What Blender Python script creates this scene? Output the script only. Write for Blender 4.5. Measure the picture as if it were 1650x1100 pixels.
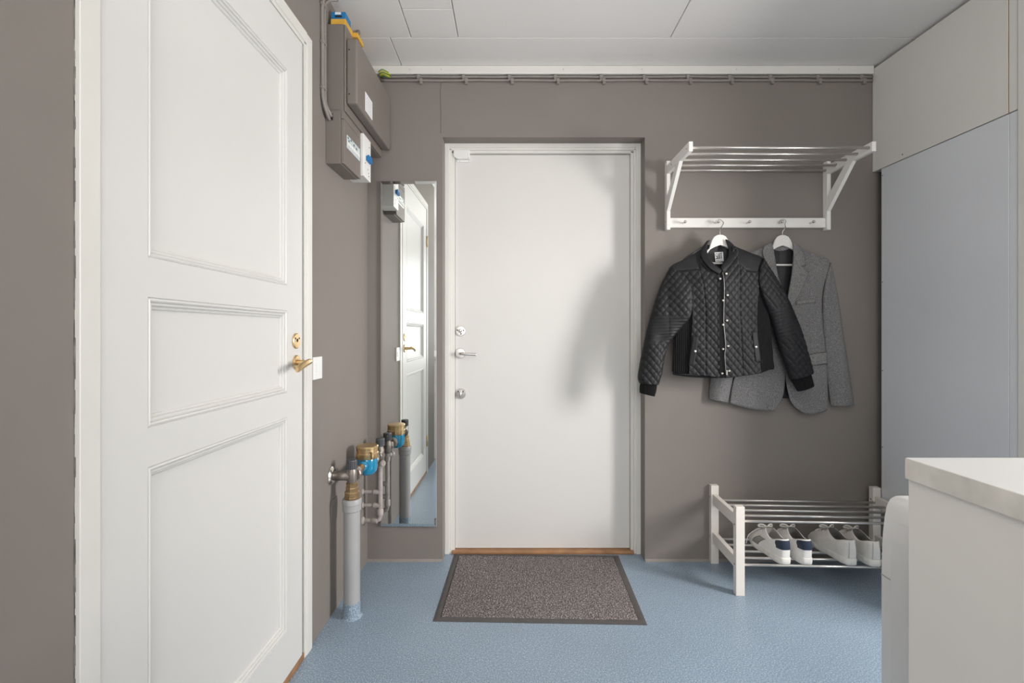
import bpy, bmesh, math, random
from mathutils import Vector, Matrix
random.seed(7)
for o in list(bpy.data.objects): bpy.data.objects.remove(o, do_unlink=True)
SC = bpy.context.scene
COL = SC.collection
PI = math.pi

# ---------------------------------------------------------------- camera, world, lights, exposure
F, CX, CY, EYE = 757.0, 825.0, 537.0, 1.165          # focal length and optical axis in pixels, eye height
cam = bpy.data.cameras.new('camera'); cam.sensor_width = 36; cam.lens = F / 1650 * 36
cam.shift_x = 0.0; cam.shift_y = -(550 - CY) / 1650; cam.clip_start = 0.02
camo = bpy.data.objects.new('camera', cam); COL.objects.link(camo)
camo.location = (0, 0, EYE); camo.rotation_euler = (PI/2, 0, 0)
SC.camera = camo

world = bpy.data.worlds.new('daylight'); SC.world = world; world.use_nodes = True
bg = world.node_tree.nodes['Background']; bg.inputs[0].default_value = (0.86, 0.93, 1.0, 1); bg.inputs[1].default_value = 1.0

def area(name, loc, rot, sx, sy, watts, col):
    l = bpy.data.lights.new(name, 'AREA'); l.shape = 'RECTANGLE'; l.size = sx; l.size_y = sy
    l.energy = watts; l.color = col
    o = bpy.data.objects.new(name, l); o.location = loc; o.rotation_euler = rot; COL.objects.link(o); return o
area('daylight_side_window', (2.75, 0.98, 1.38), (0, PI/2, math.radians(-18)), 0.9, 0.6, 92, (1.0, 0.96, 0.93))
area('rear_fill_light', (-0.05, -2.05, 1.5), (PI/2, 0, 0), 1.5, 1.5, 31, (1.0, 0.98, 0.96))  # fill source added behind the camera to raise the soft ambient light
area('ceiling_fill_light', (0.1, -0.55, 1.75), (PI, 0, 0), 0.5, 0.5, 38, (1.0, 0.97, 0.92))  # invented fill aimed at the ceiling for bounce, no real fixture

SC.view_settings.view_transform = 'Standard'
SC.view_settings.look = 'None'
SC.view_settings.gamma = 1
SC.view_settings.use_curve_mapping = False
SC.view_settings.exposure = 0.22

# ---------------------------------------------------------------- helpers
def srgb(r, g, b):
    f = lambda c: (c/255/12.92) if c/255 <= 0.04045 else ((c/255+0.055)/1.055)**2.4
    return (f(r), f(g), f(b), 1)
def mat(name, col, rough=0.5, metal=0.0, var=0.06, scale=6.0, bump=0.0, bscale=60.0, spec=0.5, detail=3.0, coat=0.0):
    m = bpy.data.materials.new(name); m.use_nodes = True
    nt = m.node_tree; b = nt.nodes['Principled BSDF']
    b.inputs['Roughness'].default_value = rough; b.inputs['Metallic'].default_value = metal
    b.inputs['Specular IOR Level'].default_value = spec
    if coat: b.inputs['Coat Weight'].default_value = coat
    tc = nt.nodes.new('ShaderNodeTexCoord')
    n = nt.nodes.new('ShaderNodeTexNoise'); n.inputs['Scale'].default_value = scale; n.inputs['Detail'].default_value = detail
    nt.links.new(tc.outputs['Object'], n.inputs['Vector'])
    r = nt.nodes.new('ShaderNodeValToRGB')
    r.color_ramp.elements[0].position = 0.3; r.color_ramp.elements[1].position = 0.7
    r.color_ramp.elements[0].color = tuple(c*(1-var) for c in col[:3]) + (1,)
    r.color_ramp.elements[1].color = tuple(min(1, c*(1+var)) for c in col[:3]) + (1,)
    nt.links.new(n.outputs['Fac'], r.inputs['Fac']); nt.links.new(r.outputs['Color'], b.inputs['Base Color'])
    if bump:
        n2 = nt.nodes.new('ShaderNodeTexNoise'); n2.inputs['Scale'].default_value = bscale; n2.inputs['Detail'].default_value = 2
        nt.links.new(tc.outputs['Object'], n2.inputs['Vector'])
        bp = nt.nodes.new('ShaderNodeBump'); bp.inputs['Strength'].default_value = bump; bp.inputs['Distance'].default_value = 0.002
        nt.links.new(n2.outputs['Fac'], bp.inputs['Height']); nt.links.new(bp.outputs['Normal'], b.inputs['Normal'])
    return m
def speckle(name, cols, scale, rough, bump=0.0, spec=0.5):
    m = bpy.data.materials.new(name); m.use_nodes = True
    nt = m.node_tree; b = nt.nodes['Principled BSDF']; b.inputs['Roughness'].default_value = rough
    b.inputs['Specular IOR Level'].default_value = spec
    tc = nt.nodes.new('ShaderNodeTexCoord')
    n = nt.nodes.new('ShaderNodeTexNoise'); n.inputs['Scale'].default_value = scale; n.inputs['Detail'].default_value = 1.5
    nt.links.new(tc.outputs['Object'], n.inputs['Vector'])
    r = nt.nodes.new('ShaderNodeValToRGB'); e = r.color_ramp.elements
    e[0].position = cols[0][0]; e[0].color = cols[0][1]; e[1].position = cols[-1][0]; e[1].color = cols[-1][1]
    for p, c in cols[1:-1]:
        k = e.new(p); k.color = c
    nt.links.new(n.outputs['Fac'], r.inputs['Fac'])
    n3 = nt.nodes.new('ShaderNodeTexNoise'); n3.inputs['Scale'].default_value = 2.2; n3.inputs['Detail'].default_value = 4
    nt.links.new(tc.outputs['Object'], n3.inputs['Vector'])
    mx = nt.nodes.new('ShaderNodeMix'); mx.data_type = 'RGBA'; mx.blend_type = 'OVERLAY'; mx.inputs[0].default_value = 0.16
    nt.links.new(r.outputs['Color'], mx.inputs[6]); nt.links.new(n3.outputs['Fac'], mx.inputs[7])
    nt.links.new(mx.outputs[2], b.inputs['Base Color'])
    if bump:
        bp = nt.nodes.new('ShaderNodeBump'); bp.inputs['Strength'].default_value = bump; bp.inputs['Distance'].default_value = 0.002
        nt.links.new(n.outputs['Fac'], bp.inputs['Height']); nt.links.new(bp.outputs['Normal'], b.inputs['Normal'])
    return m

M = {}
M['wall'] = mat('taupe_wall_paint', (0.215, 0.192, 0.175), 0.62, var=0.035, scale=2.2, bump=0.12, bscale=45, spec=0.3)
M['ebox'] = mat('taupe_painted_metal', (0.185, 0.162, 0.145), 0.45, var=0.03, scale=4, bump=0.05, bscale=80, spec=0.4)
M['cable'] = mat('taupe_painted_cable', (0.23, 0.208, 0.19), 0.45, var=0.08, scale=14)
M['ceiling'] = mat('ceiling_board_paint', (0.74, 0.73, 0.725), 0.6, var=0.015, scale=2, bump=0.04, bscale=25, spec=0.3)
M['trim'] = mat('white_trim_paint', (0.69, 0.68, 0.645), 0.4, var=0.02, scale=5)
M['door'] = mat('white_lacquered_door', (0.665, 0.652, 0.63), 0.42, var=0.012, scale=1.6, bump=0.03, bscale=30, spec=0.4)
M['ldoor'] = mat('white_gloss_door', (0.66, 0.655, 0.638), 0.38, var=0.012, scale=1.6, spec=0.4)
M['worn'] = mat('chipped_paint_edge', (0.16, 0.15, 0.135), 0.6, var=0.5, scale=26, detail=6)
M['wood'] = mat('varnished_wood', srgb(152, 112, 78), 0.45, var=0.25, scale=14, detail=6)
M['floor'] = speckle('blue_vinyl_floor', [(0.28, (0.125, 0.175, 0.235, 1)), (0.45, (0.205, 0.275, 0.35, 1)), (0.56, (0.24, 0.31, 0.385, 1)), (0.72, (0.50, 0.56, 0.60, 1))], 230, 0.34, 0.04)
M['pile'] = speckle('brown_mat_pile', [(0.3, (0.05, 0.043, 0.043, 1)), (0.5, (0.155, 0.135, 0.135, 1)), (0.7, (0.42, 0.38, 0.37, 1))], 190, 0.95, 0.9, 0.1)
M['rubber'] = mat('dark_rubber', (0.075, 0.07, 0.07), 0.6, var=0.1, scale=30)
M['chrome'] = mat('brushed_steel', (0.62, 0.60, 0.57), 0.25, 1.0, var=0.05, scale=40)
M['zipmetal'] = mat('dark_zip_metal', (0.30, 0.29, 0.28), 0.4, 1.0, var=0.1, scale=40)
M['rail'] = mat('steel_rail', (0.72, 0.69, 0.66), 0.32, 1.0, var=0.04, scale=30)
M['brass'] = mat('polished_brass', (0.72, 0.52, 0.28), 0.33, 1.0, var=0.08, scale=30)
M['oldbrass'] = mat('aged_brass', (0.42, 0.29, 0.16), 0.4, 1.0, var=0.3, scale=40)
M['dullmetal'] = mat('dull_grey_brass', (0.23, 0.2, 0.18), 0.42, 0.7, var=0.2, scale=30)
M['pvc'] = mat('grey_pvc', (0.335, 0.335, 0.34), 0.38, var=0.04, scale=8)
M['ppipe'] = mat('painted_pipe', (0.36, 0.32, 0.30), 0.5, var=0.14, scale=30, detail=5)
M['bluepaint'] = mat('blue_enamel', (0.01, 0.22, 0.40), 0.15, var=0.08, scale=10, coat=0.5)
M['blackcap'] = mat('dark_grey_plastic', (0.055, 0.058, 0.065), 0.45, var=0.1, scale=20)
M['dark'] = mat('dark_hole', (0.012, 0.012, 0.012), 0.8, var=0.05)
M['white'] = mat('white_wood_paint', (0.78, 0.765, 0.735), 0.4, var=0.02, scale=8)
M['plastic'] = mat('white_plastic', (0.78, 0.78, 0.765), 0.35, var=0.015, scale=8)
M['cream'] = mat('cream_wood_paint', (0.74, 0.70, 0.65), 0.42, var=0.03, scale=10)
M['cabinet'] = mat('greige_cabinet', (0.70, 0.685, 0.65), 0.42, var=0.015, scale=2.2, spec=0.4)
M['bluepanel'] = mat('pale_blue_grey_panel', (0.66, 0.685, 0.72), 0.3, var=0.025, scale=1.5, spec=0.5)
M['counter'] = mat('white_laminate', (0.80, 0.795, 0.785), 0.35, var=0.01)
M['counteredge'] = mat('scuffed_counter_edge', (0.72, 0.69, 0.63), 0.55, var=0.12, scale=22, detail=8, bump=0.15, bscale=30)
M['panel'] = mat('off_white_panel', (0.80, 0.775, 0.73), 0.45, var=0.015, scale=3)
M['appliance'] = mat('white_appliance', (0.78, 0.775, 0.765), 0.3, var=0.01)
M['yellow'] = mat('yellow_card', (0.62, 0.36, 0.05), 0.5, var=0.1, scale=20)
M['bluebox'] = mat('blue_card', (0.01, 0.16, 0.38), 0.4, var=0.15, scale=30)
M['green'] = mat('green_sleeve', (0.10, 0.25, 0.02), 0.4, var=0.2, scale=30)
M['yellowwire'] = mat('yellow_sleeve', (0.55, 0.45, 0.04), 0.4, var=0.1, scale=30)
M['paper'] = mat('white_paper', (0.75, 0.75, 0.76), 0.7, var=0.02, scale=10)
M['ink'] = mat('black_ink', (0.03, 0.03, 0.035), 0.7, var=0.05)
M['greyink'] = mat('grey_print', (0.42, 0.42, 0.44), 0.7, var=0.05)
M['clear'] = mat('breaker_window', (0.58, 0.66, 0.68), 0.12, var=0.1, scale=60, spec=0.7)
M['blueswitch'] = mat('blue_plastic', (0.01, 0.16, 0.42), 0.3, var=0.05)
M['quilt'] = mat('black_quilted_nylon', (0.0085, 0.0085, 0.0105), 0.58, var=0.1, scale=40, bump=0.05, bscale=400, spec=0.33)
M['rib'] = mat('black_rib_knit', (0.009, 0.009, 0.010), 0.9, var=0.15, scale=60, spec=0.2)
M['lining'] = mat('black_lining', (0.018, 0.018, 0.021), 0.5, var=0.15, scale=14)
M['tweed'] = speckle('grey_wool_tweed', [(0.3, (0.10, 0.098, 0.098, 1)), (0.5, (0.17, 0.167, 0.167, 1)), (0.7, (0.28, 0.275, 0.275, 1))], 330, 0.9, 0.25, 0.15)
M['tweed2'] = speckle('grey_wool_tweed_facing', [(0.3, (0.115, 0.113, 0.112, 1)), (0.5, (0.19, 0.187, 0.185, 1)), (0.7, (0.30, 0.295, 0.292, 1))], 330, 0.9, 0.25, 0.15)
M['shade_line'] = mat('fold_shade_grey', (0.03, 0.03, 0.031), 0.9, var=0.1)  # dark grey for the drawn-in shadow lines on the blazer
M['leather'] = mat('white_leather', (0.80, 0.78, 0.75), 0.45, var=0.05, scale=25, bump=0.08, bscale=160)
M['leather2'] = mat('worn_white_leather', (0.73, 0.70, 0.655), 0.5, var=0.08, scale=22, bump=0.12, bscale=120)
M['sole'] = mat('scuffed_white_rubber', (0.74, 0.72, 0.68), 0.6, var=0.1, scale=35, detail=6)
M['navy'] = mat('navy_leather', (0.016, 0.026, 0.05), 0.4, var=0.15, scale=50)
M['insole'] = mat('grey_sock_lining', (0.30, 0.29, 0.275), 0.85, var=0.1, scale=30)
M['shadedlining'] = mat('shaded_grey_lining', (0.15, 0.145, 0.14), 0.85, var=0.1, scale=30)  # grey lining again, shade inside the shoe put into its colour
M['shadedsole'] = mat('shaded_sock_lining', (0.03, 0.028, 0.028), 0.85, var=0.1, scale=30)  # insole colour darkened to carry the shade inside the shoe
mm = bpy.data.materials.new('mirror_glass'); mm.use_nodes = True
_b = mm.node_tree.nodes['Principled BSDF']; _b.inputs['Base Color'].default_value = (0.86, 0.885, 0.87, 1)
_b.inputs['Metallic'].default_value = 1; _b.inputs['Roughness'].default_value = 0.0
M['mirror'] = mm

def world_off(p):
    v = Vector((0, 0, 0))
    while p is not None:
        v += p.location; p = p.parent
    return v
LOCAL = set()                                   # names of things whose parts are modelled in the thing's own space
def link(name, bm, m, parent=None, smooth=False, local=False):
    me = bpy.data.meshes.new(name)
    if smooth is True:
        for f in bm.faces: f.smooth = True
    elif smooth:                                # smooth below an angle
        for f in bm.faces: f.smooth = True
        for e in bm.edges:
            if len(e.link_faces) == 2 and e.calc_face_angle(0) > smooth: e.smooth = False
    bm.to_mesh(me); bm.free()
    ms = m if isinstance(m, (list, tuple)) else [m]
    for x in ms: me.materials.append(M[x] if isinstance(x, str) else x)
    o = bpy.data.objects.new(name, me); COL.objects.link(o)
    if parent is not None:
        o.parent = parent
        r = parent
        while r.parent is not None: r = r.parent
        if not (local or r.name in LOCAL):
            off = world_off(parent)
            me.transform(Matrix.Translation(-off))
    return o
def tag(o, label, cat, group=None, kind=None):
    o['label'] = label; o['category'] = cat
    if group: o['group'] = group
    if kind: o['kind'] = kind
    return o
def thing(name, loc, label, cat, rz=0, group=None, local=False, kind=None):
    o = bpy.data.objects.new(name, None); COL.objects.link(o); o.empty_display_size = 0.05
    o.location = loc; o.rotation_euler = (0, 0, rz)
    if local: LOCAL.add(o.name)
    return tag(o, label, cat, group, kind)
def struct(name, bm, m, label, parent=None, smooth=False):
    o = link(name, bm, m, parent, smooth); o['kind'] = 'structure'; o['label'] = label
    return o
def BM(): return bmesh.new()
def box(bm, x0, x1, y0, y1, z0, z1, bev=0.0, seg=2, xf=None):
    t = bmesh.new()
    vs = [t.verts.new((x, y, z)) for x in (x0, x1) for y in (y0, y1) for z in (z0, z1)]
    for f in ((0, 1, 3, 2), (4, 6, 7, 5), (0, 4, 5, 1), (2, 3, 7, 6), (0, 2, 6, 4), (1, 5, 7, 3)):
        t.faces.new([vs[i] for i in f])
    if bev: bmesh.ops.bevel(t, geom=list(t.edges), offset=bev, segments=seg, affect='EDGES', profile=0.5)
    if xf:
        for v in t.verts: v.co = xf(v.co)
    return merge(bm, t)
def merge(bm, t):
    me = bpy.data.meshes.new('tmp'); t.to_mesh(me); t.free(); bm.from_mesh(me); bpy.data.meshes.remove(me); return bm
def prism(bm, pts, axis, a0, a1, bev=0.0, xf=None):
    """extrude a 2-D outline: axis 'x' -> pts are (y,z); 'y' -> (x,z); 'z' -> (x,y)"""
    t = bmesh.new()
    def mk(p, a): return {'x': (a, p[0], p[1]), 'y': (p[0], a, p[1]), 'z': (p[0], p[1], a)}[axis]
    A = [t.verts.new(mk(p, a0)) for p in pts]; B = [t.verts.new(mk(p, a1)) for p in pts]
    t.faces.new(A); t.faces.new(B[::-1])
    n = len(pts)
    for i in range(n): t.faces.new((A[i], B[i], B[(i+1) % n], A[(i+1) % n]))
    bmesh.ops.recalc_face_normals(t, faces=t.faces)
    if bev: bmesh.ops.bevel(t, geom=list(t.edges), offset=bev, segments=2, affect='EDGES', profile=0.5)
    if xf:
        for v in t.verts: v.co = xf(v.co)
    return merge(bm, t)
def crom(pts, n):
    """n+1 points of a Catmull-Rom curve through pts, evenly spaced along it"""
    P = [Vector(p) for p in pts]
    if len(P) == 2: return [P[0].lerp(P[1], i/n) for i in range(n+1)]
    Q = [2*P[0]-P[1]] + P + [2*P[-1]-P[-2]]
    fine = []
    for i in range(1, len(Q)-2):
        for k in range(16):
            t = k/16; a, b, c, d = Q[i-1], Q[i], Q[i+1], Q[i+2]
            fine.append(0.5*((2*b)+(c-a)*t+(2*a-5*b+4*c-d)*t*t+(3*b-a-3*c+d)*t**3))
    fine.append(P[-1])
    L = [0]
    for i in range(1, len(fine)): L.append(L[-1]+(fine[i]-fine[i-1]).length)
    out = []; j = 0
    for i in range(n+1):
        s = L[-1]*i/n
        while j < len(L)-2 and L[j+1] < s: j += 1
        d = L[j+1]-L[j]; out.append(fine[j].lerp(fine[j+1], 0 if d == 0 else min(1, (s-L[j])/d)))
    return out
def tube(bm, pts, r, seg=10, n=None, cap=True):
    P = crom(pts, n) if n else [Vector(p) for p in pts]
    rr = r if callable(r) else (lambda t: r)
    d0 = (P[1]-P[0]).normalized()
    up = Vector((0, 0, 1)) if abs(d0.z) < 0.9 else Vector((1, 0, 0))
    a = d0.cross(up).normalized(); rings = []
    for i, p in enumerate(P):
        d = (P[min(i+1, len(P)-1)]-P[max(i-1, 0)]).normalized()
        a = (a - d*a.dot(d)).normalized(); b = d.cross(a); q = rr(i/(len(P)-1))
        rings.append([bm.verts.new(p + a*q*math.cos(2*PI*k/seg) + b*q*math.sin(2*PI*k/seg)) for k in range(seg)])
    for i in range(len(rings)-1):
        for k in range(seg):
            bm.faces.new((rings[i][k], rings[i][(k+1) % seg], rings[i+1][(k+1) % seg], rings[i+1][k]))
    if cap:
        bm.faces.new(rings[0][::-1]); bm.faces.new(rings[-1])
    return bm
def lathe(bm, prof, c, axis=(0, 0, 1), seg=28):
    """prof = [(radius, distance along axis)...]"""
    ax = Vector(axis).normalized(); up = Vector((0, 0, 1)) if abs(ax.z) < 0.9 else Vector((1, 0, 0))
    a = ax.cross(up).normalized(); b = ax.cross(a); c = Vector(c); rings = []
    for r, h in prof:
        r = max(r, 1e-5)
        rings.append([bm.verts.new(c + ax*h + a*r*math.cos(2*PI*k/seg) + b*r*math.sin(2*PI*k/seg)) for k in range(seg)])
    for i in range(len(rings)-1):
        for k in range(seg):
            bm.faces.new((rings[i][k], rings[i][(k+1) % seg], rings[i+1][(k+1) % seg], rings[i+1][k]))
    bm.faces.new(rings[0][::-1]); bm.faces.new(rings[-1])
    bmesh.ops.recalc_face_normals(bm, faces=bm.faces)
    return bm
def dots(name, m, parent, pts, axis, r=0.0035, h=0.001):
    for p in pts:
        q = BM(); lathe(q, [(r, 0), (r, h)], p, axis, 8); link(name, q, m, parent)
def XL(y): return -0.7778 + 0.01585*y            # left wall surface
def XR(y): return 1.892 - 0.0211*y               # front of the cupboards on the right
def onL(v): return Vector((v.x + XL(v.y), v.y, v.z))   # x counted out from the left wall
def onR(v): return Vector((XR(v.y) + v.x, v.y, v.z))   # x counted into the cupboards
WY = 2.403                                       # back wall surface
CZ = 2.526                                       # ceiling
YB = -1.9                                        # wall behind the camera
RW = 1.87                                        # window wall on the right

# ---------------------------------------------------------------- room shell
bm = BM(); box(bm, -0.95, 2.25, YB-0.12, 2.75, -0.06, 0.0)
struct('floor', bm, 'floor', 'blue speckled vinyl floor')
bm = BM(); box(bm, -0.95, 2.3, YB-0.12, 2.6, CZ+0.012, CZ+0.1)
ceiling = struct('ceiling', bm, 'dark', 'white boarded ceiling')
g = 0.0016
def cboard(x0, x1, y0, y1):
    b = BM(); box(b, x0+g, x1-g, y0+g, y1-g, CZ+random.uniform(0, 0.0012), CZ+0.0125, 0.0015, 1)
    return link('ceiling_board', b, 'ceiling', ceiling)
s1, s2 = 2.164, 1.973
cboard(-0.9, -0.562, s1, 2.42); cboard(-0.562, 2.25, s1, 2.42)
cboard(-0.9, -0.464, -1.95, s1); cboard(-0.464, -0.248, s2, s1)
cboard(-0.464, -0.248, -1.95, s2); cboard(-0.248, 0.729, -1.95, s1); cboard(0.729, 2.25, -1.95, s1)

# back wall with the door recess
DX0, DX1, DTOP, RY = -0.3556, 0.680, 2.168, 2.477
bm = BM()
box(bm, -0.95, DX0, WY, WY+0.26, -0.02, 2.58); box(bm, DX1, 2.3, WY, WY+0.26, -0.02, 2.58)
box(bm, DX0, DX1, WY, WY+0.26, DTOP, 2.58)
wall_back = struct('wall_back', bm, 'wall', 'taupe painted back wall around the white door')
bm = BM(); tube(bm, [(-0.362, WY-0.0005, 2.44), (-0.363, WY-0.0005, 2.37), (-0.361, WY-0.0005, 2.29), (-0.362, WY-0.0005, 2.19)], 0.0022, 6, 24)
link('paint_ridge', bm, 'wall', wall_back, True)

# left wall with the panelled door's opening
LD0, LD1, LDT = 0.84, 1.70, 2.21
bm = BM()
box(bm, -0.14, 0, YB, LD0, -0.02, 2.58, xf=onL); box(bm, -0.14, 0, LD1, 2.5, -0.02, 2.58, xf=onL)
box(bm, -0.14, 0, LD0, LD1, LDT, 2.58, xf=onL)
struct('wall_left', bm, 'wall', 'taupe painted left wall')
# right side: window wall towards the camera, niche wall behind the cupboards
WZ0, WZ1, WN0, WN1 = 0.12, 1.80, 0.90, 1.655
bm = BM()
box(bm, RW, RW+0.16, YB, WN0, -0.02, 2.58); box(bm, RW, RW+0.16, WN1, 1.66, -0.02, 2.58)
box(bm, RW, RW+0.16, WN0, WN1, -0.02, WZ0); box(bm, RW, RW+0.16, WN0, WN1, WZ1, 2.58)
box(bm, 2.2, 2.3, 1.74, 2.5, -0.02, 2.58)
struct('wall_right', bm, 'trim', 'white window wall on the right')
bm = BM()
for a, b2, c, d in ((WN0, WN1, WZ0, WZ0+0.05), (WN0, WN1, WZ1-0.05, WZ1), (WN0, WN0+0.05, WZ0+0.05, WZ1-0.05), (WN1-0.05, WN1, WZ0+0.05, WZ1-0.05)):
    box(bm, RW+0.06, RW+0.13, a, b2, c, d, 0.004)
struct('window_1', bm, 'trim', 'white side window frame')
# wall behind the camera, with an unseen window added for fill light
BX0, BX1, BZ0, BZ1 = -0.72, 1.0, 0.75, 2.25
bm = BM()
box(bm, -0.95, BX0, YB-0.14, YB, -0.02, 2.58); box(bm, BX1, 2.2, YB-0.14, YB, -0.02, 2.58)
box(bm, BX0, BX1, YB-0.14, YB, -0.02, BZ0); box(bm, BX0, BX1, YB-0.14, YB, BZ1, 2.58)
struct('wall_front', bm, 'trim', 'white wall behind the camera')
bm = BM()
for a, b2, c, d in ((BX0, BX1, BZ0, BZ0+0.06), (BX0, BX1, BZ1-0.06, BZ1), (BX0, BX0+0.06, BZ0+0.06, BZ1-0.06), (BX1-0.06, BX1, BZ0+0.06, BZ1-0.06)):
    box(bm, a, b2, YB-0.1, YB-0.04, c, d, 0.004)
struct('added_window_2', bm, 'trim', 'white frame of the added, unseen rear window')

# caulked joint between floor and back wall
for a, b2 in ((XL(2.4)+0.001, DX0), (DX1, 2.19)):
    bm = BM(); prism(bm, [(WY-0.007, 0.0), (WY-0.0005, 0.0), (WY-0.0005, 0.012), (WY-0.003, 0.008)], 'x', a, b2)
    struct('baseboard_back', bm, 'cable', 'painted sealing strip where the back wall meets the floor')
# cornices
bm = BM(); box(bm, XL(2.39)+0.002, 1.84, 2.386, WY, 2.484, CZ-0.0005, 0.003)
tr = struct('trim_1', bm, 'trim', 'white cornice strip along the back wall')
for x in (-0.52, -0.36, 0.26, 0.66, 1.14, 1.66):
    b = BM(); lathe(b, [(0.003, 0), (0.0024, 0.001)], (x, 2.3862, 2.506), (0, -1, 0), 8); link('nail_head', b, 'greyink', tr, True)
bm = BM(); box(bm, 0.0, 0.009, YB, 1.90, 2.497, CZ-0.0005, 0.002, xf=onL)
struct('trim_2', bm, 'trim', 'white cornice strip along the left wall')
# white casing at the end of the window wall
bm = BM(); box(bm, -0.004, 0.15, 1.662, 1.7225, 0.0, CZ-0.001, 0.004, xf=onR)
struct('trim_3', bm, 'trim', 'white casing board beside the cupboards')

# ---------------------------------------------------------------- back door
LY = 2.51
d1 = bpy.data.objects.new('door_1', None); COL.objects.link(d1); d1.location = (0.16, LY, 0.02)
d1['kind'] = 'structure'; d1['label'] = 'plain white door at the end of the hall'
bm = BM(); box(bm, -0.3035, 0.629, LY, LY+0.045, 0.0185, 2.119, 0.002)
link('door_leaf', bm, 'door', d1)
bm = BM()
# stepped frame: jambs and head, each with outer casing, bead and inner stop
for s, a, b2 in ((1, DX0, -0.3045), (-1, DX1, 0.630)):
    box(bm, min(a, a+s*0.025), max(a, a+s*0.025), RY, RY+0.12, 0.0, DTOP-0.0005, 0.002)
    box(bm, min(a+s*0.024, a+s*0.036), max(a+s*0.024, a+s*0.036), RY+0.006, RY+0.1, 0.0, DTOP-0.026, 0.002)
    box(bm, min(a+s*0.035, b2), max(a+s*0.035, b2), RY+0.016, RY+0.1, 0.0, DTOP-0.036, 0.002)
box(bm, DX0, DX1, RY+0.0005, RY+0.12, DTOP-0.022, DTOP, 0.002)
box(bm, DX0+0.024, DX1-0.024, RY+0.006, RY+0.1, DTOP-0.034, DTOP-0.021, 0.002)
box(bm, DX0+0.035, DX1-0.035, RY+0.016, RY+0.1, 2.1215, DTOP-0.033, 0.002)
link('door_frame', bm, 'trim', d1)
bm = BM(); box(bm, -0.3195, 0.644, RY-0.002, RY+0.12, 0.0, 0.0165, 0.004)
link('threshold', bm, 'wood', d1)
# dark gap behind the leaf edges
bm = BM(); box(bm, -0.32, 0.65, LY+0.046, LY+0.06, 0.0, 2.14); link('rebate', bm, 'dark', d1)
def at(u, v, y): return Vector(((u-CX)*y/F, y, EYE-(v-CY)*y/F))
def rosette(name, c, parent, n, r=0.027, m='chrome', th=0.009):
    b = BM(); lathe(b, [(r, 0), (r, th*0.6), (r*0.9, th), (r*0.3, th*1.05), (0, th*1.05)], c, n, 28)
    return link(name, b, m, parent, 0.6)
c = at(742.5, 533, LY); R1 = rosette('lock_rosette', c, d1, (0, -1, 0))
dots('screw_hole', 'dark', R1, [c+Vector(q) for q in ((-0.017, -0.0095, 0.004), (0.015, -0.0095, 0.003), (0.002, -0.0095, -0.016))], (0, -1, 0), 0.0042, 0.0012)
b = BM(); lathe(b, [(0.010, 0), (0.010, 0.004), (0.006, 0.006)], c+Vector((-0.002, -0.008, 0.0)), (0, -1, 0), 16); link('keyhole_cover', b, 'chrome', R1, 0.6)
c = at(742, 569, LY); R2 = rosette('handle_rosette', c, d1, (0, -1, 0), 0.0275)
b = BM(); tube(b, [c+Vector((0, -0.005, 0)), c+Vector((0, -0.035, 0)), c+Vector((0.004, -0.047, 0)), c+Vector((0.014, -0.052, -0.001)), c+Vector((0.05, -0.053, -0.003)), c+Vector((0.088, -0.053, -0.005))], 0.0075, 12, 24)
link('door_handle', b, 'chrome', d1, 0.8)
c = at(742.5, 634, LY); R3 = rosette('thumb_turn_rosette', c, d1, (0, -1, 0), 0.028)
b = BM(); box(b, c.x-0.005, c.x+0.006, LY-0.03, LY-0.008, c.z-0.018, c.z+0.012, 0.004); link('thumb_turn', b, 'chrome', R3, 0.8)
dots('screw_hole', 'dark', R3, [c+Vector((q*0.013, -0.0092, 0.012)) for q in (-1, 1)], (0, -1, 0), 0.0038, 0.0012)
# white latch guard at the top corner
b = BM()
p = [(-0.310, 2.135), (-0.310, 2.105), (-0.300, 2.094), (-0.288, 2.0895), (-0.2245, 2.0895), (-0.2245, 2.135)]
prism(b, p, 'y', LY-0.026, LY-0.0005, 0.003)
dg = link('alarm_contact', b, 'plastic', d1)
b = BM(); box(b, -0.293, -0.224, LY-0.006, LY-0.0005, 2.078, 2.0893, 0.001); link('contact_base', b, 'plastic', d1)
dots('screw', 'greyink', dg, [(-0.279, LY-0.006, 2.083), (-0.228, LY-0.006, 2.083), (-0.230, LY-0.026, 2.0935)], (0, -1, 0), 0.0022)

# ---------------------------------------------------------------- panelled door in the left wall
d2 = bpy.data.objects.new('door_2', None); COL.objects.link(d2); d2.location = (XL(1.27), 1.27, 0.02)
d2['kind'] = 'structure'; d2['label'] = 'white three-panel door in the left wall'
o0 = 0.006; L0, L1, Z0, Z1 = 0.866, 1.6685, 0.025, 2.192
PY0, PY1 = 0.9755, 1.5635
panels = [(0.176, 0.887), (0.968, 1.241), (1.323, 2.041)]
bm = BM()
th = 0.016
def slab(y0, y1, z0, z1): box(bm, o0-th, o0, y0, y1, z0, z1, xf=onL)
slab(L0, PY0, Z0, Z1); slab(PY1, L1, Z0, Z1)
zc = Z0
for z0, z1 in panels:
    slab(PY0, PY1, zc, z0); zc = z1
slab(PY0, PY1, zc, Z1)
box(bm, -0.034, o0-th-0.0005, L0, L1, Z0, Z1, xf=onL)
leaf = link('door_leaf', bm, 'ldoor', d2)
prof = [(0, 0.006), (0.0015, 0.0028), (0.0035, 0.0050), (0.0065, 0.0062), (0.0095, 0.0042), (0.0105, -0.0005), (0.0125, 0.0012), (0.0155, 0.0016), (0.018, -0.0008), (0.0188, -0.0048), (0.021, -0.0036), (0.0235, -0.0046), (0.0258, -0.0072), (0.0262, -0.0102)]
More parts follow.
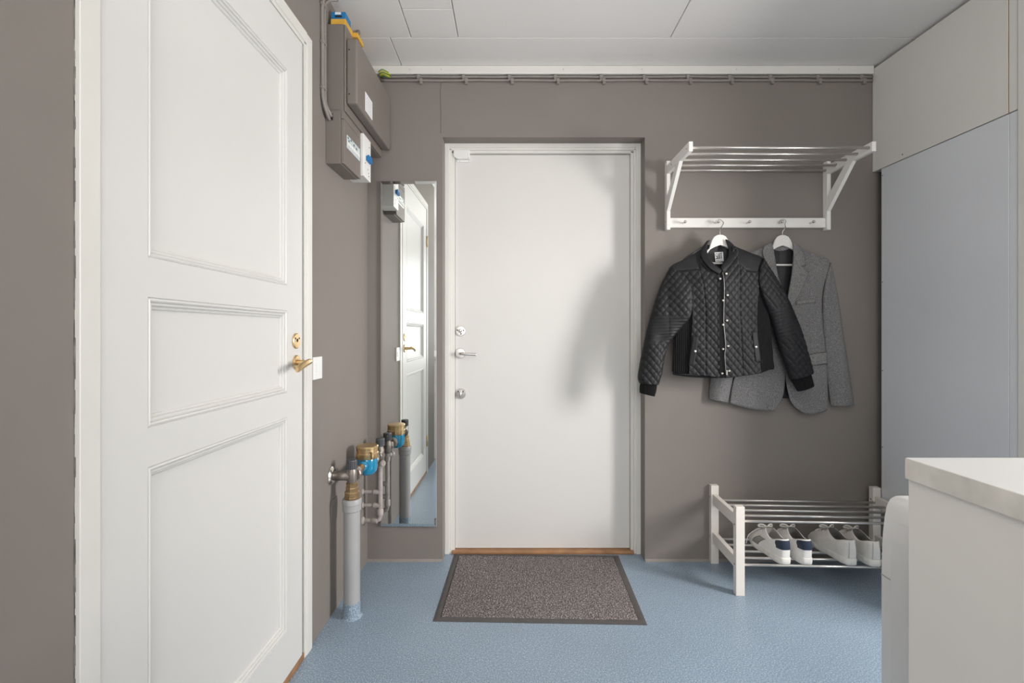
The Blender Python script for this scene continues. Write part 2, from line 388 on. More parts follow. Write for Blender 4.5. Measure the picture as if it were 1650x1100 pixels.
for z0, z1 in panels:
    b = BM(); rings = []
    for ins, o in prof:
        rings.append([b.verts.new(onL(Vector((o, y, z)))) for y, z in ((PY0+ins, z0+ins), (PY1-ins, z0+ins), (PY1-ins, z1-ins), (PY0+ins, z1-ins))])
    for i in range(len(rings)-1):
        for k in range(4): b.faces.new((rings[i][k], rings[i][(k+1) % 4], rings[i+1][(k+1) % 4], rings[i+1][k]))
    link('panel_moulding', b, 'ldoor', leaf)
    b = BM(); box(b, -0.0155, -0.0098, PY0+0.026, PY1-0.026, z0+0.026, z1-0.026, xf=onL); link('door_panel', b, 'ldoor', leaf)
# casing: near jamb, far jamb with bead, head
CT = 2.249
def cas(name, parts, m='trim'):
    b = BM()
    for q in parts: box(b, *q, 0.0015, 2, xf=onL)
    return link(name, b, m, d2)
cas('casing', [(-0.02, 0.010, 0.821, 0.8623, 0.0, CT)])
cas('casing', [(-0.02, 0.010, 1.700, 1.742, 0.0, CT), (-0.03, 0.0075, 1.684, 1.7005, 0.0, CT-0.043)])
cas('casing', [(-0.02, 0.010, 0.8625, 1.6998, 2.211, CT+0.003), (-0.03, 0.0075, 0.8625, 1.6838, 2.196, 2.2115)])
# ragged paint line along the outer edge of the near casing
b = BM(); z = 0.002
while z < 2.24:
    h = random.uniform(0.006, 0.04)
    box(b, -0.0005, 0.0005+random.uniform(0.0, 0.0022), 0.8205-random.uniform(0.0002, 0.0016), 0.8212, z, min(z+h, 2.248), xf=onL); z += h
link('chipped_edge', b, 'worn', d2)
b = BM(); box(b, -0.03, 0.0075, 0.842, 1.6838, 0.0, 0.0235, 0.003, xf=onL); link('threshold', b, 'wood', d2)
b = BM(); box(b, -0.06, -0.036, 0.83, 1.70, 0.0, 2.22, xf=onL); link('rebate', b, 'dark', d2)
for z in (0.27, 1.93):
    b = BM(); tube(b, [onL(Vector((0.011, 0.8645, z-0.045))), onL(Vector((0.011, 0.8645, z+0.045)))], 0.0055, 10); link('hinge', b, 'brass', d2, 0.8)
# brass lock and lever
c = onL(Vector((o0, 1.620, 1.139))); E1 = rosette('lock_rosette', c, d2, (1, 0, 0), 0.027, 'brass', 0.006)
dots('keyhole', 'dark', E1, [c+Vector((0.006, 0, 0.002))], (1, 0, 0), 0.006)
dots('screw', 'dark', E1, [c+Vector((0.006, q*0.014, 0.009)) for q in (-1, 1)], (1, 0, 0))
c = onL(Vector((o0, 1.622, 1.0645))); rosette('handle_rosette', c, d2, (1, 0, 0), 0.026, 'brass', 0.007)
b = BM()
tube(b, [c+Vector((0.004, 0, 0)), c+Vector((0.03, 0, 0)), c+Vector((0.046, 0.001, 0.002))], lambda t: 0.010-0.002*t, 14, 12)
# flat blade towards the camera
rows = []
for i in range(13):
    t = i/12; y = c.y+0.010-0.108*t; w = 0.0085*(1-0.1*t)*(0.55+0.45*math.sin(min(1, (1-abs(2*t-1))*3+0.15)*PI/2)); h = 0.0100*(1+0.25*t)*(0.6+0.4*math.sin(min(1, (1-abs(2*t-1))*3+0.1)*PI/2))
    xc = c.x+0.048+0.004*math.sin(t*PI); zc = c.z+0.004-0.022*t*t
    rows.append([b.verts.new((xc+w*math.cos(2*PI*k/14), y, zc+h*math.sin(2*PI*k/14))) for k in range(14)])
for i in range(12):
    for k in range(14): b.faces.new((rows[i][k], rows[i][(k+1) % 14], rows[i+1][(k+1) % 14], rows[i+1][k]))
b.faces.new(rows[0]); b.faces.new(rows[-1])
bmesh.ops.recalc_face_normals(b, faces=b.faces)
link('door_handle', b, 'brass', d2, 0.9)

# ---------------------------------------------------------------- cupboards on the right
t = thing('upper_cabinet', (2.0, 2.05, 1.986), 'greige upper cabinet under the ceiling, above the pale blue panel', 'cabinet')
b = BM(); box(b, 0, 0.018, 1.7575, WY-0.003, 1.988, 2.512, 0.001, 1, xf=onR); link('cabinet_door', b, 'cabinet', t)
b = BM(); box(b, 0.019, 0.30, 1.7575, WY-0.003, 1.990, 2.508, xf=onR); link('carcass', b, 'cabinet', t)
b = BM(); box(b, 0.001, 0.018, 1.7545, 1.757, 1.988, 2.512, xf=onR); link('edge_strip', b, 'wood', t)
b = BM(); box(b, 0.0, 0.018, 1.7235, 1.754, 1.988, 2.512, 0.001, 1, xf=onR); link('filler_strip', b, 'cabinet', t)
b = BM(); lathe(b, [(0.003, 0), (0.003, 0.001)], onR(Vector((0.0, 2.22, 2.01))), (-1, 0, 0), 8); link('screw_hole', b, 'dark', t)
t = thing('tall_cupboard', (2.0, 2.05, 0.332), 'tall cupboard with a flat pale blue-grey front below the greige cabinet', 'cupboard')
b = BM(); box(b, 0, 0.02, 1.7535, 2.344, 0.332, 1.984, 0.0012, 1, xf=onR); link('front_panel', b, 'bluepanel', t)
b = BM(); box(b, 0.0, 0.02, 1.7232, 1.7525, 0.332, 1.984, 0.0012, 1, xf=onR); link('front_panel', b, 'bluepanel', t)
b = BM(); box(b, 0.021, 0.30, 1.7232, 2.335, 0.34, 1.984, xf=onR); link('carcass', b, 'bluepanel', t)
dots('screw_hole', 'dark', t, [onR(Vector((0.0, 2.336, z))) for z in (1.95, 1.42, 0.98, 0.6)], (-1, 0, 0), 0.0025)

# ---------------------------------------------------------------- electrical boxes on the left wall
def lbox(name, q, m, parent, bev=0.003, seg=2):
    b = BM(); box(b, *q, bev, seg, xf=onL); return link(name, b, m, parent)
t = thing('electrical_trunking', (XL(2.15), 2.15, 2.061), 'large taupe-painted electrical duct box high on the left wall', 'electrical box')
lbox('housing', (0.0, 0.066, 1.8995, WY-0.004, 2.061, 2.416, ), 'ebox', t, 0.002)
lbox('housing_cover', (0.067, 0.075, 1.9005, WY-0.006, 2.063, 2.414), 'ebox', t, 0.003)
ec = lbox('front_cover', (0.0755, 0.1206, 1.9045, 2.394, 2.096, 2.362), 'ebox', t, 0.008, 3)
dots('screw_hole', 'dark', ec, [onL(Vector((0.088, 1.9042, z))) for z in (2.315, 2.135)], (0, -1, 0), 0.0028)
st = lbox('label_sticker', (0.1207, 0.1212, 2.0, 2.098, 2.115, 2.195), 'paper', ec, 0)
b = BM()
for k in range(9):
    z = 2.187-k*0.0078; n0 = 2.006
    while n0 < 2.085:
        w = random.uniform(0.006, 0.022); w = min(w, 2.092-n0); box(b, 0.1212, 0.1215, n0, n0+w, z-0.0024, z, xf=onL); n0 += w+0.004
pl = link('printed_lines', b, 'greyink', ec); pl['kind'] = 'stuff'
t = thing('fuse_box', (XL(1.98), 1.98, 1.845), 'smaller taupe fuse box with a clear breaker window, below the duct box', 'electrical box')
b = BM()
lbox('housing', (0.0, 0.060, 1.8845, 2.083, 1.846, 2.0595), 'ebox', t, 0.002)
lbox('lower_lid', (0.0605, 0.0736, 1.886, 2.0825, 1.848, 2.026), 'ebox', t, 0.002)
lbox('upper_lid', (0.0605, 0.0732, 1.886, 2.0825, 2.0275, 2.0585), 'ebox', t, 0.0015)
wn = lbox('breaker_window', (0.0736, 0.0752, 1.915, 2.070, 1.922, 1.976), 'clear', t, 0.0008)
for k in range(7): lbox('breaker_switch', (0.0752, 0.079, 1.92+0.021*k, 1.934+0.021*k, 1.932, 1.948), 'plastic', wn, 0.001)
for y, z in ((1.922, 1.966), (1.932, 1.956), (1.955, 1.968), (1.99, 1.962), (2.02, 1.958)):
    b = BM(); box(b, 0.0752, 0.0762, y, y+0.008, z-0.004, z+0.004, xf=onL); link('breaker_mark', b, 'blackcap', wn)
lbox('cable_entry', (0.012, 0.03, 1.8828, 1.8846, 2.02, 2.046), 'dark', t, 0)
t = thing('breaker_module', (XL(2.13), 2.13, 1.865), 'white breaker module with blue switches beside the fuse box', 'circuit breaker')
lbox('housing', (0.0, 0.0855, 2.0865, 2.188, 1.866, 2.055), 'plastic', t, 0.0025)
dk = lbox('switch_recess', (0.0855, 0.0875, 2.105, 2.172, 1.935, 1.985), 'plastic', t, 0.001)
for k in range(4): lbox('switch_lever', (0.0875, 0.101, 2.111+0.0145*k, 2.121+0.0145*k, 1.938+0.004, 1.964), 'blueswitch', dk, 0.002)
lbox('switch_bar', (0.094, 0.102, 2.112, 2.162, 1.959, 1.968), 'blueswitch', dk, 0.002)
dots('screw_hole', 'dark', t, [onL(Vector((0.0853, y, z))) for y, z in ((2.165, 2.02), (2.11, 1.93), (2.145, 1.912), (2.155, 1.898), (2.16, 1.886))], (1, 0, 0), 0.0028)
t = thing('yellow_box', (XL(2.1), 2.1, 2.416), 'long yellow carton on top of the duct box', 'box')
lbox('carton', (0.012, 0.073, 1.905, 2.30, 2.4165, 2.4405), 'yellow', t, 0.0015)
lbox('carton_end', (0.0735, 0.094, 1.985, 2.06, 2.4165, 2.436), 'yellow', t, 0.0015)
t = thing('blue_box', (XL(1.94), 1.94, 2.441), 'blue carton with a white tag, lying on the yellow carton', 'box')
lbox('carton', (0.012, 0.070, 1.91, 1.972, 2.441, 2.472), 'bluebox', t, 0.0015)
lbox('paper_tag', (0.028, 0.052, 1.9092, 1.9099, 2.461, 2.470), 'paper', t, 0)
lbox('cut_out', (0.028, 0.056, 1.9092, 1.9099, 2.449, 2.457), 'dark', t, 0)

# cables
GC = 'painted cables'
for k, (y, oo) in enumerate(((1.838, 0.007), (1.857, 0.007))):
    b = BM(); yy = y
    pts = [(0.036+0.012*k, yy+0.03-0.001*k, 2.500+0.004*k), (0.020, yy+0.012, 2.488), (oo, yy, 2.45), (oo, yy, 2.3), (oo, yy, 2.12), (oo+0.003, yy+0.004, 2.075), (oo+0.007+0.004*k, yy+0.017-0.006*k, 2.05-0.005*(1-k)), (0.016+0.008*k, 1.884, 2.020+0.014*k)]
    tube(b, [onL(Vector(p)) for p in pts], 0.0068, 10, 50)
    o = link('cable', b, 'cable', None, True)
    tag(o, ('vertical taupe cable left of the duct box, the one nearer the panelled door', 'vertical taupe cable left of the duct box, the one nearer the box')[k], 'cable', GC)
for k, z in enumerate((2.455, 2.305, 2.128)):
    t = thing('cable_clip', (XL(1.85)+0.007, 1.848, z), ('topmost cable clip on the vertical cables by the duct box', 'middle cable clip on the vertical cables by the duct box', 'lowest cable clip on the vertical cables by the duct box')[k], 'cable clip', 0, 'clips on the vertical cables')
    b = BM(); box(b, 0.0, 0.0155, 1.829, 1.866, z-0.006, z+0.006, 0.003, xf=onL); link('clamp', b, 'cable', t)
    b = BM(); lathe(b, [(0.004, 0), (0.003, 0.003)], onL(Vector((0.004, 1.828, z))), (0, -1, 0), 10); link('nail', b, 'chrome', t)
ORD = ('leftmost, next to the duct box', 'second from the left', 'third from the left', 'fourth from the left', 'fifth from the left', 'sixth from the left', 'fifth from the right', 'fourth from the right', 'third from the right', 'second from the right', 'rightmost, next to the greige cabinet')
xs = [at(u, 128, 2.39).x for u in (678, 751, 825, 899, 973, 1042, 1113, 1180, 1245, 1322, 1393)]
for k, z in enumerate((2.4725, 2.4545)):
    b = BM(); pts = []
    n = 46
    for i in range(n+1):
        x = -0.67+(1.838+0.67)*i/n
        pts.append((x, WY-0.0075, z+0.0009*math.sin(x*9+k*2)+0.0006*math.sin(x*23)))
    tube(b, pts, 0.0062, 10, 90)
    o = link('cable', b, 'cable', None, True)
    tag(o, ('upper of the two taupe cables running under the back cornice', 'lower of the two taupe cables running under the back cornice')[k], 'cable', GC)
    for i, x in enumerate(xs):
        xx = x+(0.0 if k else -0.014)
        q = thing('cable_clip', (xx, WY-0.008, z), 'small taupe clip on the %s back cable, %s' % (('upper', 'lower')[k], ORD[i]), 'cable clip', 0, 'clips on the back wall cables')
        b = BM(); box(b, xx-0.0085, xx+0.0085, WY-0.0175, WY, z-0.0095, z+0.0085, 0.003); link('clamp', b, 'cable', q)
        b = BM(); box(b, xx-0.006, xx+0.008, WY-0.015, WY, z-0.020, z-0.009, 0.002); link('nail_tab', b, 'cable', q)
t = thing('earth_wires', (-0.62, 2.37, 2.475), 'bunch of green and yellow earth wires at the end of the back cables', 'wires')
for k in range(5):
    b = BM(); y0 = 2.35+0.006*k
    tube(b, [(-0.668, y0, 2.474-0.003*k), (-0.65, y0-0.005, 2.482-0.004*k), (-0.635, y0, 2.479-0.004*k), (-0.620+0.005*(k % 3), y0+0.012, 2.475-0.003*k)], 0.0024, 8, 16)
    link('wire', b, 'yellowwire' if k % 2 else 'green', t, True)
# small fixing stub left in the ceiling
b = BM(); p = at(578, 47, 2.114); lathe(b, [(0.006, 0), (0.009, -0.008), (0.006, -0.02), (0.001, -0.024)], (p.x, p.y, CZ+0.001), (0.2, 0, 1), 10)
tag(link('ceiling_plug', b, 'ebox', None, True), 'small grey plug left in the ceiling beside the duct box', 'wall plug')

# light switch
t = thing('light_switch', (XL(1.79), 1.79, 1.033), 'white light switch on the left wall beside the panelled door', 'light switch')
lbox('back_plate', (0.0, 0.009, 1.7525, 1.833, 0.9905, 1.0755), 'plastic', t, 0.002)
lbox('rocker', (0.009, 0.0115, 1.776, 1.810, 1.018, 1.049), 'plastic', t, 0.001)

# ---------------------------------------------------------------- mirror
MX0, MX1, MZ0, MZ1 = -0.6685, -0.385, 0.183, 1.939
b = BM(); y0, y1, bw = 2.390, 2.3862, 0.016
A = [b.verts.new((x, y0, z)) for x, z in ((MX0, MZ0), (MX1, MZ0), (MX1, MZ1), (MX0, MZ1))]
B = [b.verts.new((x, y1, z)) for x, z in ((MX0+bw*0.6, MZ0+bw), (MX1-bw*0.6, MZ0+bw), (MX1-bw*0.6, MZ1-bw), (MX0+bw*0.6, MZ1-bw))]
b.faces.new(B)
for k in range(4): b.faces.new((A[k], A[(k+1) % 4], B[(k+1) % 4], B[k]))
bmesh.ops.recalc_face_normals(b, faces=b.faces)
t = thing('wall_mirror', ((MX0+MX1)/2, 2.395, MZ0), 'tall narrow frameless mirror on the back wall, left of the white door', 'mirror')
link('mirror_glass', b, 'mirror', t); t.rotation_euler = (0, 0, -0.015)
b = BM(); box(b, MX0, MX1, 2.3902, WY-0.001, MZ0, MZ1); link('backing', b, 'greyink', t)

# ---------------------------------------------------------------- water meter and pipes
px, py = -0.6605, 1.938
t = thing('water_meter', (px, py, 0), 'water meter with brass lid and blue body on pipes by the left wall', 'water meter')
b = BM(); lathe(b, [(0.0325, 0.004), (0.0325, 0.43), (0.0325, 0.434), (0.0365, 0.438), (0.0365, 0.462), (0.0385, 0.464), (0.0385, 0.482), (0.036, 0.486), (0.02, 0.486)], (px, py, 0), seg=36)
link('drain_pipe', b, 'pvc', t, 0.6)
b = BM(); lathe(b, [(0.042, 0.0), (0.037, 0.004), (0.0345, 0.014), (0.034, 0.062), (0.033, 0.063)], (px, py, 0), seg=36)
link('floor_collar', b, 'floor', t, 0.6)
b = BM()
lathe(b, [(0.0315, 0.487), (0.0315, 0.492), (0.030, 0.494), (0.030, 0.512), (0.026, 0.516), (0.026, 0.53), (0.024, 0.533), (0.024, 0.548), (0.019, 0.552)], (px, py, 0), seg=8)
link('pipe_union', b, 'oldbrass', t)
LZ = 0.578
b = BM()
lathe(b, [(0.018, 0.55), (0.020, 0.56), (0.021, 0.60), (0.018, 0.606), (0.017, 0.612)], (px, py, 0), seg=24)
tube(b, [(px, py, LZ), (px-0.04, py, LZ), (XL(py)+0.014, py, LZ)], 0.0195, 18)
link('inlet_valve', b, 'dullmetal', t, 0.7)
b = BM(); lathe(b, [(0.038, 0.0), (0.038, 0.004), (0.032, 0.011), (0.024, 0.014)], (XL(py), py, LZ), (1, 0, 0), 28); link('wall_flange', b, 'chrome', t, 0.6)
def knob(x, y, z, r=0.0215):
    bb = BM(); n = 36; rings = []
    for rr, zz in ((r, 0), (r, 0.032), (r*0.93, 0.037), (r*0.5, 0.038)):
        rings.append([bb.verts.new((x+rr*(1-0.05*(k % 2))*math.cos(2*PI*k/n), y+rr*(1-0.05*(k % 2))*math.sin(2*PI*k/n), z+zz)) for k in range(n)])
    for i in range(3):
        for k in range(n): bb.faces.new((rings[i][k], rings[i][(k+1) % n], rings[i+1][(k+1) % n], rings[i+1][k]))
    bb.faces.new(rings[0][::-1]); bb.faces.new(rings[-1])
    return link('valve_knob', bb, 'blackcap', t)
knob(px, py, 0.608)
# meter body: line runs away from the camera along the wall
my, mz = 2.135, 0.575; x2, y2 = -0.652, 2.325
b = BM(); tube(b, [(px, py, LZ), (px, py+0.03, LZ), (px, my-0.07, LZ), (px, my-0.03, mz)], 0.0165, 18); link('meter_pipe', b, 'oldbrass', t, 0.7)
b = BM(); lathe(b, [(0.026, 0), (0.030, 0.004), (0.030, 0.026), (0.024, 0.030)], (px, py+0.022, LZ), (0, 1, 0), 12); link('coupling_nut', b, 'dullmetal', t)
b = BM(); lathe(b, [(0.024, 0), (0.028, 0.004), (0.028, 0.022), (0.022, 0.026)], (px+0.004, my+0.075, mz-0.004), (0, 1, 0), 12); link('coupling_nut', b, 'dullmetal', t)
b = BM()
lathe(b, [(0.010, -0.052), (0.030, -0.047), (0.042, -0.034), (0.046, -0.016), (0.046, 0.026), (0.044, 0.030)], (px+0.002, my, mz), seg=36)
tube(b, [(px, my-0.075, LZ), (px, my-0.04, mz)], lambda q: 0.020+0.004*q, 18); tube(b, [(px+0.004, my+0.085, mz-0.004), (px, my+0.04, mz)], lambda q: 0.020+0.004*q, 18)
link('meter_body', b, 'bluepaint', t, 0.8)
b = BM(); lathe(b, [(0.048, 0.026), (0.050, 0.030), (0.050, 0.050), (0.0475, 0.053), (0.0475, 0.070), (0.049, 0.072), (0.049, 0.078), (0.046, 0.082), (0.0, 0.083)], (px+0.002, my, mz), seg=40)
ml = link('meter_lid', b, 'brass', t, 0.5)
for a in (-0.9, -2.35):
    b = BM(); cx2, cy2 = px+0.002+0.051*math.cos(a), my+0.051*math.sin(a); box(b, cx2-0.003, cx2+0.003, cy2-0.003, cy2+0.003, mz+0.028, mz+0.062, 0.001)
    link('lid_clip', b, 'oldbrass', ml)
b = BM()
lathe(b, [(0.015, -0.03), (0.019, -0.02), (0.020, 0.02), (0.016, 0.03), (0.016, 0.04)], (x2, y2, mz-0.004), seg=20)
tube(b, [(px+0.004, my+0.09, mz-0.004), (x2, y2-0.02, mz-0.004)], 0.016, 16)
link('outlet_valve', b, 'dullmetal', t, 0.7)
knob(x2, y2, mz+0.034)
b = BM(); lathe(b, [(0.019, 0), (0.022, 0.003), (0.022, 0.024), (0.018, 0.028)], (x2, y2-0.052, mz-0.004), (0, 1, 0), 12); link('coupling_nut', b, 'dullmetal', t)
b = BM()
tube(b, [(x2, y2, mz-0.03), (x2, y2, 0.30), (x2, y2, 0.262), (x2-0.006, y2, 0.246), (x2-0.02, y2, 0.239), (x2-0.05, y2, 0.239), (XL(y2), y2, 0.239)], 0.0115, 14)
lathe(b, [(0.0115, 0), (0.015, 0.003), (0.015, 0.03), (0.0115, 0.034)], (x2, y2, 0.265), seg=16)
lathe(b, [(0.0115, 0), (0.0155, 0.003), (0.0155, 0.022), (0.0115, 0.025)], (x2, y2, 0.50), seg=12)
lathe(b, [(0.0115, 0), (0.0145, 0.003), (0.0145, 0.03), (0.0115, 0.032)], (x2-0.045, y2, 0.239), (1, 0, 0), seg=16)
tube(b, [(x2, y2, 0.53), (x2+0.018, y2-0.026, 0.53)], 0.012, 12)
link('outlet_pipe', b, 'ppipe', t, 0.8)
b = BM(); lathe(b, [(0.013, 0), (0.016, 0.004), (0.016, 0.016), (0.010, 0.022)], (x2+0.012, y2-0.02, 0.53), (0.57, -0.82, 0), 10); link('drain_cock', b, 'ppipe', t)
for z in (0.381, 0.315):
    b = BM(); tube(b, [(x2-0.002, y2, z), (x2-0.03, y2, z), (XL(y2), y2, z)], 0.009, 12)
    lathe(b, [(0.009, 0), (0.013, 0.003), (0.013, 0.03), (0.009, 0.033)], (x2-0.036, y2, z), (1, 0, 0), 12)
    lathe(b, [(0.015, 0), (0.014, 0.005), (0.009, 0.008)], (XL(y2), y2, z), (1, 0, 0), 14)
    link('pipe_bracket', b, 'ppipe', t, 0.8)
b = BM(); lathe(b, [(0.02, 0), (0.019, 0.006), (0.0115, 0.012)], (XL(y2), y2, 0.239), (1, 0, 0), 16); link('wall_flange', b, 'ppipe', t, 0.8)
# shadow-free patch of wall behind the pipe, shaped as a thin plate
o = lbox('lit_patch_plate', (0.0, 0.004, 1.935, 2.0, 0.385, 0.475), 'wall', None, 0.0015)
tag(o, 'shadow-free patch of the left wall behind the grey drain pipe, shaped as a small plate', 'light patch')

# ---------------------------------------------------------------- doormat
t = thing('doormat', (0.118, 2.181, 0), 'brown speckled doormat with dark rubber border in front of the white door', 'doormat', math.radians(-1.6), local=True)
W2, D2, BR = 0.4305, 0.293, 0.027
b = BM()
P0 = [(-W2, -D2), (W2, -D2), (W2, D2), (-W2, D2)]; P1 = [(-W2+0.012, -D2+0.012), (W2-0.012, -D2+0.012), (W2-0.012, D2-0.012), (-W2+0.012, D2-0.012)]
P2 = [(-W2+BR, -D2+BR), (W2-BR, -D2+BR), (W2-BR, D2-BR), (-W2+BR, D2-BR)]
rings = [[b.verts.new((x, y, z)) for x, y in p] for p, z in ((P0, 0.0003), (P0, 0.0015), (P1, 0.004), (P2, 0.0042), (P2, 0.001))]
for i in range(4):
    for k in range(4): b.faces.new((rings[i][k], rings[i][(k+1) % 4], rings[i+1][(k+1) % 4], rings[i+1][k]))
b.faces.new(rings[-1])
link('rubber_border', b, 'rubber', t)
b = BM(); nx, ny = 340, 220; rnd = random.Random(3); V = []
for j in range(ny+1):
    row = []
    for i in range(nx+1):
        e = min(i, j, nx-i, ny-j)
        row.append(b.verts.new((-W2+BR+0.001+(2*W2-2*BR-0.002)*i/nx, -D2+BR+0.001+(2*D2-2*BR-0.002)*j/ny, 0.0015 if e == 0 else 0.0052+rnd.uniform(-0.0016, 0.0022))))
    V.append(row)
for j in range(ny):
    for i in range(nx): b.faces.new((V[j][i], V[j][i+1], V[j+1][i+1], V[j+1][i]))
o = link('carpet_pile', b, 'pile', t, True); o['kind'] = 'stuff'

# ---------------------------------------------------------------- hat rack
HX0, HX1 = 0.780, 1.608; pw = 0.019; PYF = 2.3685
t = thing('hat_rack', ((HX0+HX1)/2, WY, 1.688), 'white wooden wall-mounted hat rack with steel rails and coat knobs', 'hat rack')
for xa in (HX0, HX1-pw):
    b = BM(); box(b, xa, xa+pw, PYF, WY-0.0005, 1.688, 2.036, 0.002); link('wall_post', b, 'white', t)
    b = BM(); box(b, xa+0.0003, xa+pw-0.0003, 2.073, PYF+0.006, 1.969, 2.0125, 0.002); link('bracket_arm', b, 'white', t)
    b = BM(); prism(b, [(PYF+0.006, 1.775), (PYF+0.006, 1.850), (2.247, 1.9695), (2.192, 1.9695)], 'x', xa+0.0006, xa+pw-0.0006, 0.0015); link('brace', b, 'white', t)
    dots('screw_head', 'chrome', t, [(xa, y, z) for y, z in ((2.10, 1.99), (2.30, 1.992), (2.385, 1.73))], (-1, 0, 0), 0.004)
rm = None
for k in range(5):
    y = 2.090+0.0725*k
    if rm is None:
        b = BM(); tube(b, [(HX0+pw-0.002, 0, 0), (HX1-pw+0.002, 0, 0)], 0.0062, 14); rm = link('rail', b, 'rail', t, 0.8, local=True); r = rm
    else:
        r = rm.copy(); COL.objects.link(r)
    r.location = Vector((0, y, 1.990)) - world_off(t)
b = BM(); box(b, HX0+pw, HX1-pw, 2.3815, WY-0.0005, 1.7015, 1.7505, 0.002); link('hook_board', b, 'white', t)
km = None
for u in (1103.8, 1157.5, 1207.8, 1260.3, 1310.7):
    x = (u-CX)*2.352/F
    if km is None:
        b = BM(); lathe(b, [(0.004, 0), (0.004, 0.024), (0.0068, 0.027), (0.0072, 0.034), (0.0055, 0.037), (0, 0.0375)], (0, 0, 0), (0, -1, 0), 16); km = link('coat_knob', b, 'chrome', t, 0.7, local=True); r = km
    else:
        r = km.copy(); COL.objects.link(r)
    r.location = Vector((x, 2.3815, 1.7235)) - world_off(t)

# ---------------------------------------------------------------- garments (measured on the photograph, built at their own depth)
JD = 2.285
def JX(x): return (1010+x/3.3333-CX)*JD/F
def JZ(y): return EYE-(360+y/3.3333-CY)*JD/F
def sm(a, b, x):
    q = max(0, min(1, (x-a)/(b-a))); return q*q*(3-2*q)
def sheet(name, L, R, nu, nv, depth, m, parent, disp=None, thick=0.0025, sag=None, smooth=True):
    """surface between two edge curves; depth(x,y,s,t)->world Y of the front, disp pushes it out"""
    A = crom([(p[0], p[1], 0) for p in L], nv); B = crom([(p[0], p[1], 0) for p in R], nv)
    bm = BM(); FR = []; BK = []
    for j in range(nv+1):
        t = j/nv; fr = []; bk = []
        for i in range(nu+1):
            s = i/nu; p = A[j].lerp(B[j], s); x, y = p.x, p.y
            if sag: y += sag(s, t)
            yy = depth(x, y, s, t); d = disp(x, y, s, t) if disp else 0
            e = min(s, 1-s, t, 1-t)
            th = thick(x, y, s, t) if callable(thick) else thick
            fr.append(bm.verts.new((JX(x), yy-d, JZ(y)))); bk.append(bm.verts.new((JX(x), yy+th, JZ(y))))
        FR.append(fr); BK.append(bk)
    for j in range(nv):
        for i in range(nu):
            bm.faces.new((FR[j][i], FR[j+1][i], FR[j+1][i+1], FR[j][i+1])); bm.faces.new((BK[j][i], BK[j][i+1], BK[j+1][i+1], BK[j+1][i]))
    for j in range(nv):
        bm.faces.new((FR[j][0], BK[j][0], BK[j+1][0], FR[j+1][0])); bm.faces.new((FR[j][nu], FR[j+1][nu], BK[j+1][nu], BK[j][nu]))
    for i in range(nu):
        bm.faces.new((FR[0][i], FR[0][i+1], BK[0][i+1], BK[0][i])); bm.faces.new((FR[nv][i], BK[nv][i], BK[nv][i+1], FR[nv][i+1]))
    return link(name, bm, m, parent, 1.0 if smooth is True else smooth)

def hanger(name, ax, ay, knob_u, yh, label, span, bar_y):
    """ax, ay: apex of the wooden body in garment pixels"""
    global JD
    JD = yh; X, Z = JX(ax), JZ(ay); k = JD/F/3.3333
    t = thing(name, (X, yh, Z), label, 'coat hanger', 0, 'coat hangers on the hat rack')
    top = [(0, 0), (14, 2), (30, 10), (42, 28), (50, 50), (58, 74), (90, 108), (150, 142), (span, 178)]
    bot = [(span-4, 200), (150, 170), (95, 134), (54, 80), (28, 66), (0, 56)]
    pts = [(X+x*k, Z-y*k) for x, y in top] + [(X+x*k, Z-y*k) for x, y in bot]
    pts += [(X-x*k, Z-y*k) for x, y in bot[::-1][1:]] + [(X-x*k, Z-y*k) for x, y in top[::-1][:-1]]
    b = BM(); prism(b, pts, 'y', yh-0.005, yh+0.005, 0.0018); link('hanger_body', b, 'white', t)
    b = BM(); tube(b, [(X-(span-60)*k, yh, JZ(bar_y-3)), (X+(span-60)*k, yh, JZ(bar_y))], 0.0052, 10); link('trouser_bar', b, 'white', t, 0.8)
    kx = (knob_u-CX)*2.352/F; kz = 1.7235; ky = 2.352
    b = BM()
    tube(b, [(X, yh, Z-0.002), (X+0.001, yh, Z+0.018), (X+0.010, yh+0.3*(ky-yh), Z+0.036), (kx+0.020, yh+0.7*(ky-yh), kz-0.010), (kx+0.0185, ky, kz+0.004), (kx+0.006, ky, kz+0.0125), (kx-0.008, ky, kz+0.008), (kx-0.020, ky-0.003, kz-0.006)], 0.0019, 8, 40)
    link('wire_hook', b, 'chrome', t, True)
hanger('coat_hanger', 500, 60, 1157.5, 2.312, 'white wooden hanger holding the black quilted jacket', 250, 215)
hanger('coat_hanger', 836, 62, 1260.3, 2.3835, 'white wooden hanger holding the grey tweed blazer', 250, 224)

# --- black quilted jacket
Y0 = 2.300; JD = 2.268
t = thing('quilted_jacket', (JX(520), Y0, JZ(60)), 'black diamond-quilted jacket on a white hanger, hanging in front of the grey blazer', 'jacket')
def ysh(x):
    if x < 415: return 128+0.6*(415-x)
    if x > 590: return 124+0.375*(x-590)
    return 124
def gx(x): return math.sqrt(max(0, 1-((x-525)/300)**2))
def DT(x, y, s=0, t=0):
    return Y0-0.052*gx(x)*min(1, max(0, (y-ysh(x)+12)/190))**0.55
def quilt(x, y, k=1.0, px=37.0, pyy=44.0):
    a = abs(math.sin(PI*(x/px+y/pyy))); c = abs(math.sin(PI*(x/px-y/pyy)))
    return 0.0062*k*(a*c)**0.32
def fold(x, y): return 0.0022*math.sin(x*0.021+y*0.009)+0.0016*math.sin(x*0.05-y*0.017)
def seam(d, w=4.0): return -0.0035*math.exp(-(d/w)**2)
def lx(y, P):
    for i in range(len(P)-1):
        if P[i][1] <= y <= P[i+1][1]: return P[i][0]+(P[i+1][0]-P[i][0])*(y-P[i][1])/(P[i+1][1]-P[i][1])
    return P[0][0] if y < P[0][1] else P[-1][0]
